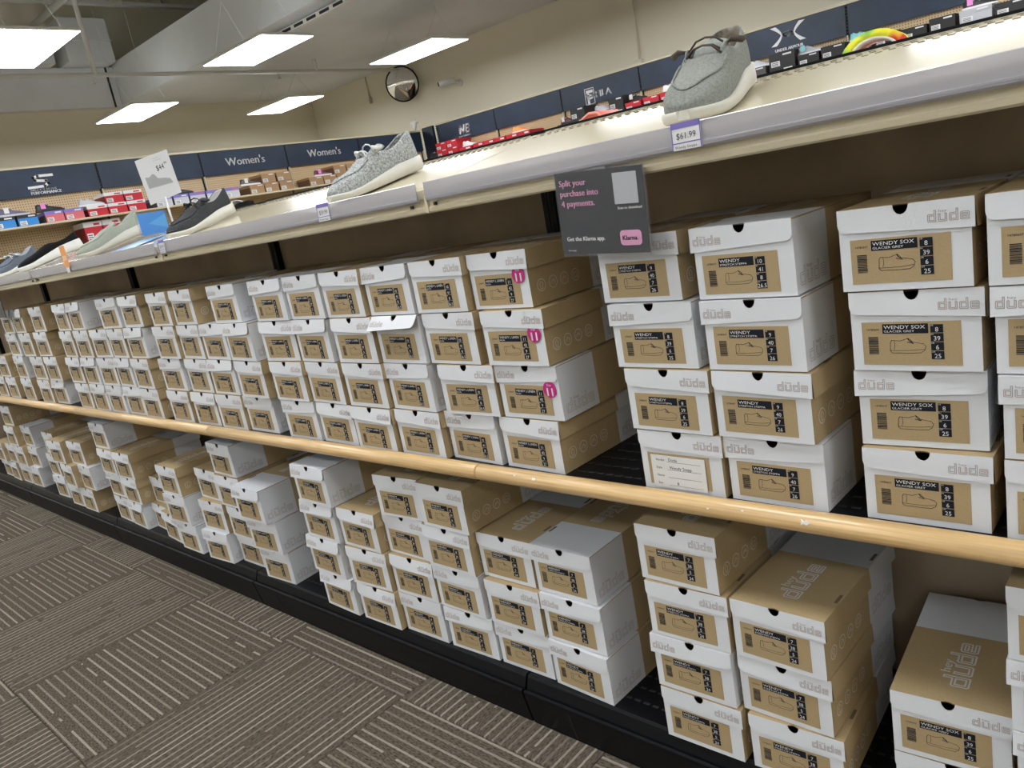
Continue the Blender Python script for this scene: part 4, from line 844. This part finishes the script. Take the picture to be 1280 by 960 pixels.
# crossed arcs
ux, uz = -3.62+o, EYE+1.035-.035
def crossed(cx, cz, w, h, th):
    a = [(cx-w/2+.25*w*math.sin(math.pi*i/10), cz+h/2-h*i/10) for i in range(11)]; b = [(2*cx-x, z) for x, z in a]; return a, b
a, b = crossed(ux+.12, uz+.04, .25, .19, .03)
for L_ in (a, b):
    cx_ = ux+.12; sg_ = 1 if L_ is a else -1
    P_ = [(x, z) for x, z in L_]; Q_ = [(x-sg_*(.012+.050*abs(i-5)/5*(1 if True else 0)), z*.97+.03*(uz+.04)) for i, (x, z) in enumerate(L_)]
    emblem(wr, [('p', [P_[i], P_[i+1], Q_[i+1], Q_[i]], 0) for i in range(10)])
emblem(wr, [('c', [(ux+.12+.052*math.cos(q), uz+.04+.020*math.sin(q)) for q in [i*math.pi/8 for i in range(16)]], .016)])
word(wr, 'UNDER ARMOUR', ux-.03, uz-.115, .042, width=.30, bold=.004)

# goods on the wall shelves
def pal(name, c): return mat(name, c, .5)
PC = dict(red=pal('red card', (.50, .015, .03)), dred=pal('dark red card', (.16, .008, .015)), white=pal('white card', (.70, .70, .72)), blue=pal('blue card', (.03, .22, .60)), black=pal('black card', (.018, .018, .02)), brown=pal('brown card', (.34, .21, .11)), dbrown=pal('dark brown card', (.12, .06, .035)),
          purple=pal('lilac card', (.20, .17, .50)), grey=pal('grey card', (.45, .46, .50)), pink=pal('salmon card', (.62, .14, .16)), pgrey=pal('pale grey card', (.50, .52, .58)), charcoal=pal('charcoal card', (.08, .075, .08)))
def carton(label, run, u0, u1, z0, z1, body, lid, side, depth=.30, lidh=.3, sticker_c='white', front=-.30, grp=None, extra=None):
    """front faces -y of the run"""
    t = thing('shoe_box', label, 'shoe box', group=grp); w = u1-u0; h = z1-z0
    M = run.matrix_basis if False else Matrix.Translation(run.location) @ Matrix.Rotation(run.rotation_euler.z, 4, 'Z')
    t.matrix_world = M @ Matrix.Translation((u0, front, z0))
    mb = MB(); mb.box(.002, .0015, 0, w-.002, depth-.002, h-.003, PC[body]); 
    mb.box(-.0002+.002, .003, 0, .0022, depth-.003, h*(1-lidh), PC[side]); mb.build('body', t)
    mb = MB(); mb.box(0, 0, h*(1-lidh), w, depth, h, PC[lid]); mb.build('lid', t)
    mb = MB(); mb.box(w*.08, -.001, h*.08, w*.42, .002, h*.45, PC['white']); 
    for k in range(3): mb.box(w*.11, -.0015, h*(.13+.1*k), w*.36, -.001, h*(.17+.1*k), M_ink)
    mb.build('size_label', t)
    mb = MB(); mb.box(w*.55, -.002, h*(1-lidh*.75), w*.88, .0, h*(1-lidh*.35), PC[extra or 'white']); mb.build('lid_print', t)
    return t
EL = EYE+.565
oy = 1.205
cnt = 0
def left(label, y0, y1, k, body, lid, side, **kw):
    z0 = (EL if k < 2 else EYE+.30)+(0.1145*k if k < 2 else 0); h = kw.pop('h', .112)
    return carton(label, wl, y0-oy, y1-oy, z0, z0+h, body, lid, side, **kw)
gl = 'boxes on the far left wall shelf'
left('blue shoe box with black lid, leftmost on the far wall shelf', 2.40, 2.61, 0, 'blue', 'black', 'blue', grp=gl)
left('blue shoe box with black lid, second on the far wall shelf', 2.63, 2.82, 0, 'blue', 'black', 'charcoal', grp=gl)
left('salmon shoe box with lilac lid under the black shoe', 2.89, 3.07, 0, 'pink', 'purple', 'charcoal', grp=gl)
left('salmon shoe box with lilac lid beside the red boxes', 3.08, 3.27, 0, 'pink', 'purple', 'charcoal', grp=gl)
for i, (a, b) in enumerate(((3.31, 3.52), (3.53, 3.73), (3.74, 3.94))): left('red shoe box with white lid, %s in the lower red row' % ('left', 'middle', 'right')[i], a, b, 0, 'red', 'white', 'dred', grp=gl, extra='red')
for i, (a, b) in enumerate(((3.52, 3.72), (3.73, 3.93))): left('red shoe box with white lid, %s in the upper red row' % ('left', 'right')[i], a, b, 1, 'red', 'white', 'dred', grp=gl, extra='red')
for i, (a, b) in enumerate(((3.22, 3.41), (3.42, 3.61))): left('tall red shoe box on the shelf below, %s one' % ('left', 'right')[i], a, b, 2, 'red', 'white', 'dred', grp=gl, h=.215, extra='red', lidh=.25)
for i, (a, b) in enumerate(((4.06, 4.25), (4.27, 4.45), (4.47, 4.66), (4.68, 4.89), (4.91, 5.11))): left('pale grey shoe box with lilac lid, %s of five' % ORD[i], a, b, 0, 'pgrey', 'purple', 'charcoal', grp=gl, extra='pink' if i > 1 else 'white')
for i, (a, b, k) in enumerate(((5.26, 5.46, 0), (5.47, 5.67, 0), (5.69, 5.89, 0), (5.45, 5.65, 1), (5.67, 5.88, 1), (6.14, 6.36, 0), (6.37, 6.58, 0), (6.59, 6.80, 0), (6.56, 6.77, 1), (6.78, 6.98, 1), (7.0, 7.2, 0))):
    left('brown carton, %s along the far wall, %s row' % (ORD[sum(1 for q in (5.26, 5.47, 5.69, 6.14, 6.37, 6.59, 7.0) if q <= a+.001)-1] if k == 0 else ('first', 'second', '', 'third', 'fourth')[[5.45, 5.67, 0, 6.56, 6.78].index(a)], 'lower' if k == 0 else 'upper'), a, b, k, 'brown', 'brown', 'dbrown', grp=gl, lidh=.25)
def far_shoe(label, run, u, z, up, so, L=.26, flip=False, tag=None, front=-.24):
    t = thing('sneaker', label, 'shoe'); M = Matrix.Translation(run.location) @ Matrix.Rotation(run.rotation_euler.z, 4, 'Z')
    t.matrix_world = M @ Matrix.Translation((u, front, z)) @ (Matrix.Rotation(math.pi, 4, 'Z') if flip else Matrix())
    ps = [(0, .02), (.005, .075), (.03, .085), (.06, .07), (.10, .078), (.14, .055), (.19, .042), (.23, .034), (.25, .022)]
    mb = MB(); n = len(ps); vs = []
    for x, h in ps:
        tt = x/.25; w = outline(min(.98, max(.02, tt)), .032, .042)
        vs += [(x*L/.25, -w, .015), (x*L/.25, -w*.8, h*.8), (x*L/.25, 0, h), (x*L/.25, w*.8, h*.8), (x*L/.25, w, .015)]
    mb.add(vs, [(i*5+k, i*5+k+1, (i+1)*5+k+1, (i+1)*5+k) for i in range(n-1) for k in range(4)]+[(4, 3, 2, 1, 0), tuple((n-1)*5+k for k in range(5))], PC[up] if up in PC else up, smooth=True); mb.build('upper', t)
    mb = MB(); vs = []
    for i in range(11):
        tt = i/10; w = outline(min(.985, max(.015, tt)), .036, .045); x = -.004+.264*tt
        vs += [(x*L/.25, -w, 0), (x*L/.25, -w, .022-.006*tt), (x*L/.25, w, .022-.006*tt), (x*L/.25, w, 0)]
    mb.add(vs, [(i*4+k, i*4+(k+1) % 4, (i+1)*4+(k+1) % 4, (i+1)*4+k) for i in range(10) for k in range(4)]+[(0, 1, 2, 3), (43, 42, 41, 40)], PC[so]); mb.build('sole', t)
    mb = MB()
    for k in range(3): mb.tube([(.085+.02*k, -.025, .062-.006*k), (.09+.02*k, 0, .080-.008*k), (.085+.02*k, .025, .062-.006*k)], .003, PC['white'] if up != 'white' else PC['grey'], 4)
    mb.build('lace', t)
    if tag: mb = MB(); mb.box(.04, -.045, .03, .085, -.043, .085, tag); mb.build('tag', t)
    return t
m_pk2 = pal('pink tag', (.75, .25, .60)); m_lp = pal('dusty purple', (.12, .10, .17)); m_mar = pal('maroon knit', (.16, .03, .07)); m_tq = pal('turquoise tag', (.25, .62, .70))
far_shoe('dusty purple sneaker on the blue boxes at far left', wl, 2.50-oy, EL+.114, m_lp, 'pgrey', tag=PC['white'])
far_shoe('black sneaker with pink tag on the far wall boxes', wl, 2.84-oy, EL+.114, 'black', 'black', tag=m_pk2)
far_shoe('white patterned sneaker beside the upper red boxes', wl, 3.26-oy, EL+.114, 'grey', 'white', L=.25, front=-.25)
far_shoe('small black shoe behind the price card', wl, 4.28-oy, EL+.114, 'black', 'black')
far_shoe('grey sneaker on the brown cartons, white tag', wl, 5.18-oy, EL+.114, 'charcoal', 'white', tag=PC['white'], L=.26)
far_shoe('maroon sneaker with pale sole on the brown cartons', wl, 6.28-oy, EL+.114, m_mar, 'white', tag=m_pk2)
ER = EYE+.565+.0; gr = 'boxes on the back wall shelf'
def right(label, x0, x1, z1, body, lid, side, h=.112, **kw):
    return carton(label, wr, x0+9.0, x1+9.0, EYE+z1-h-.035+.035-.035, EYE+z1-.035, body, lid, side, grp=gr, front=-.35, **kw)
# shelf the boxes stand on
base = .60
def stack(x0, x1, ztop, body, lid, side, label, **kw):
    """boxes piled from the shelf up to ztop"""
    n = max(1, round((ztop-base)/.112)); h = (ztop-base)/n
    for k in range(n):
        pos = '' if n == 1 else (', topmost' if k == n-1 else (', lowest' if k == 0 else ', middle'))
        carton(label+pos, wr, x0+9.0, x1+9.0, EYE-.035+base+k*h, EYE-.035+base+(k+1)*h-.001, body, lid, side, grp=gr, front=-.35, **kw)
stack(-8.72, -8.50, .895, 'red', 'red', 'dred', 'red shoe box left of the corner stacks'); stack(-8.49, -8.27, .895, 'red', 'red', 'dred', 'red shoe box in the second corner stack')
stack(-8.25, -8.0, .755, 'red', 'red', 'dred', 'red shoe box under the white sneaker'); 
for i, (a, b) in enumerate(((-7.96, -7.76), (-7.75, -7.55), (-7.54, -7.34), (-7.32, -7.11), (-7.10, -6.89))): stack(a, b, .765, 'red', 'red', 'dred', 'red shoe box, %s of the long red row' % ORD[i])
stack(-6.42, -6.21, .72, 'black', 'black', 'black', 'black shoe box under the magenta sneaker'); stack(-6.19, -5.97, .875, 'black', 'black', 'black', 'black shoe box left of the pale sneaker')
stack(-5.88, -5.62, .76, 'black', 'black', 'black', 'black shoe box under the pale sneaker'); stack(-5.60, -5.39, .875, 'black', 'black', 'black', 'black shoe box right of the pale sneaker')
stack(-5.37, -5.15, .775, 'red', 'red', 'dred', 'red shoe box under the black sneaker'); stack(-5.12, -4.91, .785, 'red', 'red', 'dred', 'red shoe box in the middle of the back wall'); stack(-4.89, -4.68, .79, 'red', 'red', 'dred', 'red shoe box left of the sage grey shoe')
far_shoe('white sneaker on the red box left of the sage shoe', wr, -4.90+9, EYE-.035+.79, 'white', 'white')
stack(-3.85, -3.62, .79, 'charcoal', 'charcoal', 'black', 'charcoal shoe box under the pale mint sneaker'); stack(-3.58, -3.31, .875, 'black', 'black', 'black', 'black shoe box right of the sage grey shoe')
stack(-3.28, -3.07, .80, 'black', 'black', 'black', 'black shoe box under the light grey sneaker'); stack(-3.05, -2.82, .82, 'black', 'black', 'black', 'low black shoe box right of the light sneaker')
stack(-2.78, -2.58, .80, 'charcoal', 'charcoal', 'black', 'charcoal shoe box behind the printed slide'); stack(-2.55, -2.33, .80, 'black', 'black', 'black', 'black shoe box behind the printed slide'); stack(-2.31, -2.10, .79, 'black', 'black', 'black', 'black shoe box right of the printed slide'); stack(-2.08, -1.87, .815, 'black', 'black', 'black', 'second black shoe box right of the printed slide')
stack(-1.84, -1.59, .815, 'grey', 'grey', 'charcoal', 'pale grey shoe box near the upper right corner'); stack(-1.57, -1.33, .80, 'black', 'black', 'black', 'black shoe box in the upper right corner')
far_shoe('black sneaker in the corner of the back wall', wr, -9.0+9.03, EYE-.035+.72, 'black', 'charcoal', L=.28)
stack(-8.98, -8.74, .72, 'black', 'black', 'black', 'black shoe box in the shelf corner')
far_shoe('white sneaker on a red box near the corner', wr, -8.26+9, EYE-.035+.757, 'white', 'white')
far_shoe('magenta and black sneaker on a black box', wr, -6.43+9, EYE-.035+.722, m_mar, 'black', tag=PC['white'])
far_shoe('pale sneaker below the square emblem', wr, -5.88+9, EYE-.035+.762, 'pgrey', 'white')
far_shoe('black sneaker with white tag on a red box', wr, -5.38+9, EYE-.035+.777, 'black', 'black', tag=PC['white'])
far_shoe('pale mint sneaker right of the sage grey shoe', wr, -3.85+9, EYE-.035+.792, 'pgrey', 'white')
far_shoe('light grey sneaker with turquoise tag on a black box', wr, -3.31+9, EYE-.035+.802, 'grey', 'white', tag=m_tq)
far_shoe('light blue sneaker behind the printed slide', wr, -2.80+9, EYE-.035+.802, m_tq, 'white')
far_shoe('black and pink sneaker on the pale grey box', wr, -1.83+9, EYE-.035+.817, 'black', 'white', tag=m_pk2)
far_shoe('orange sandal on the long red row', wr, -7.27+9, EYE-.035+.767, pal('orange foam', (.80, .28, .06)), 'white')
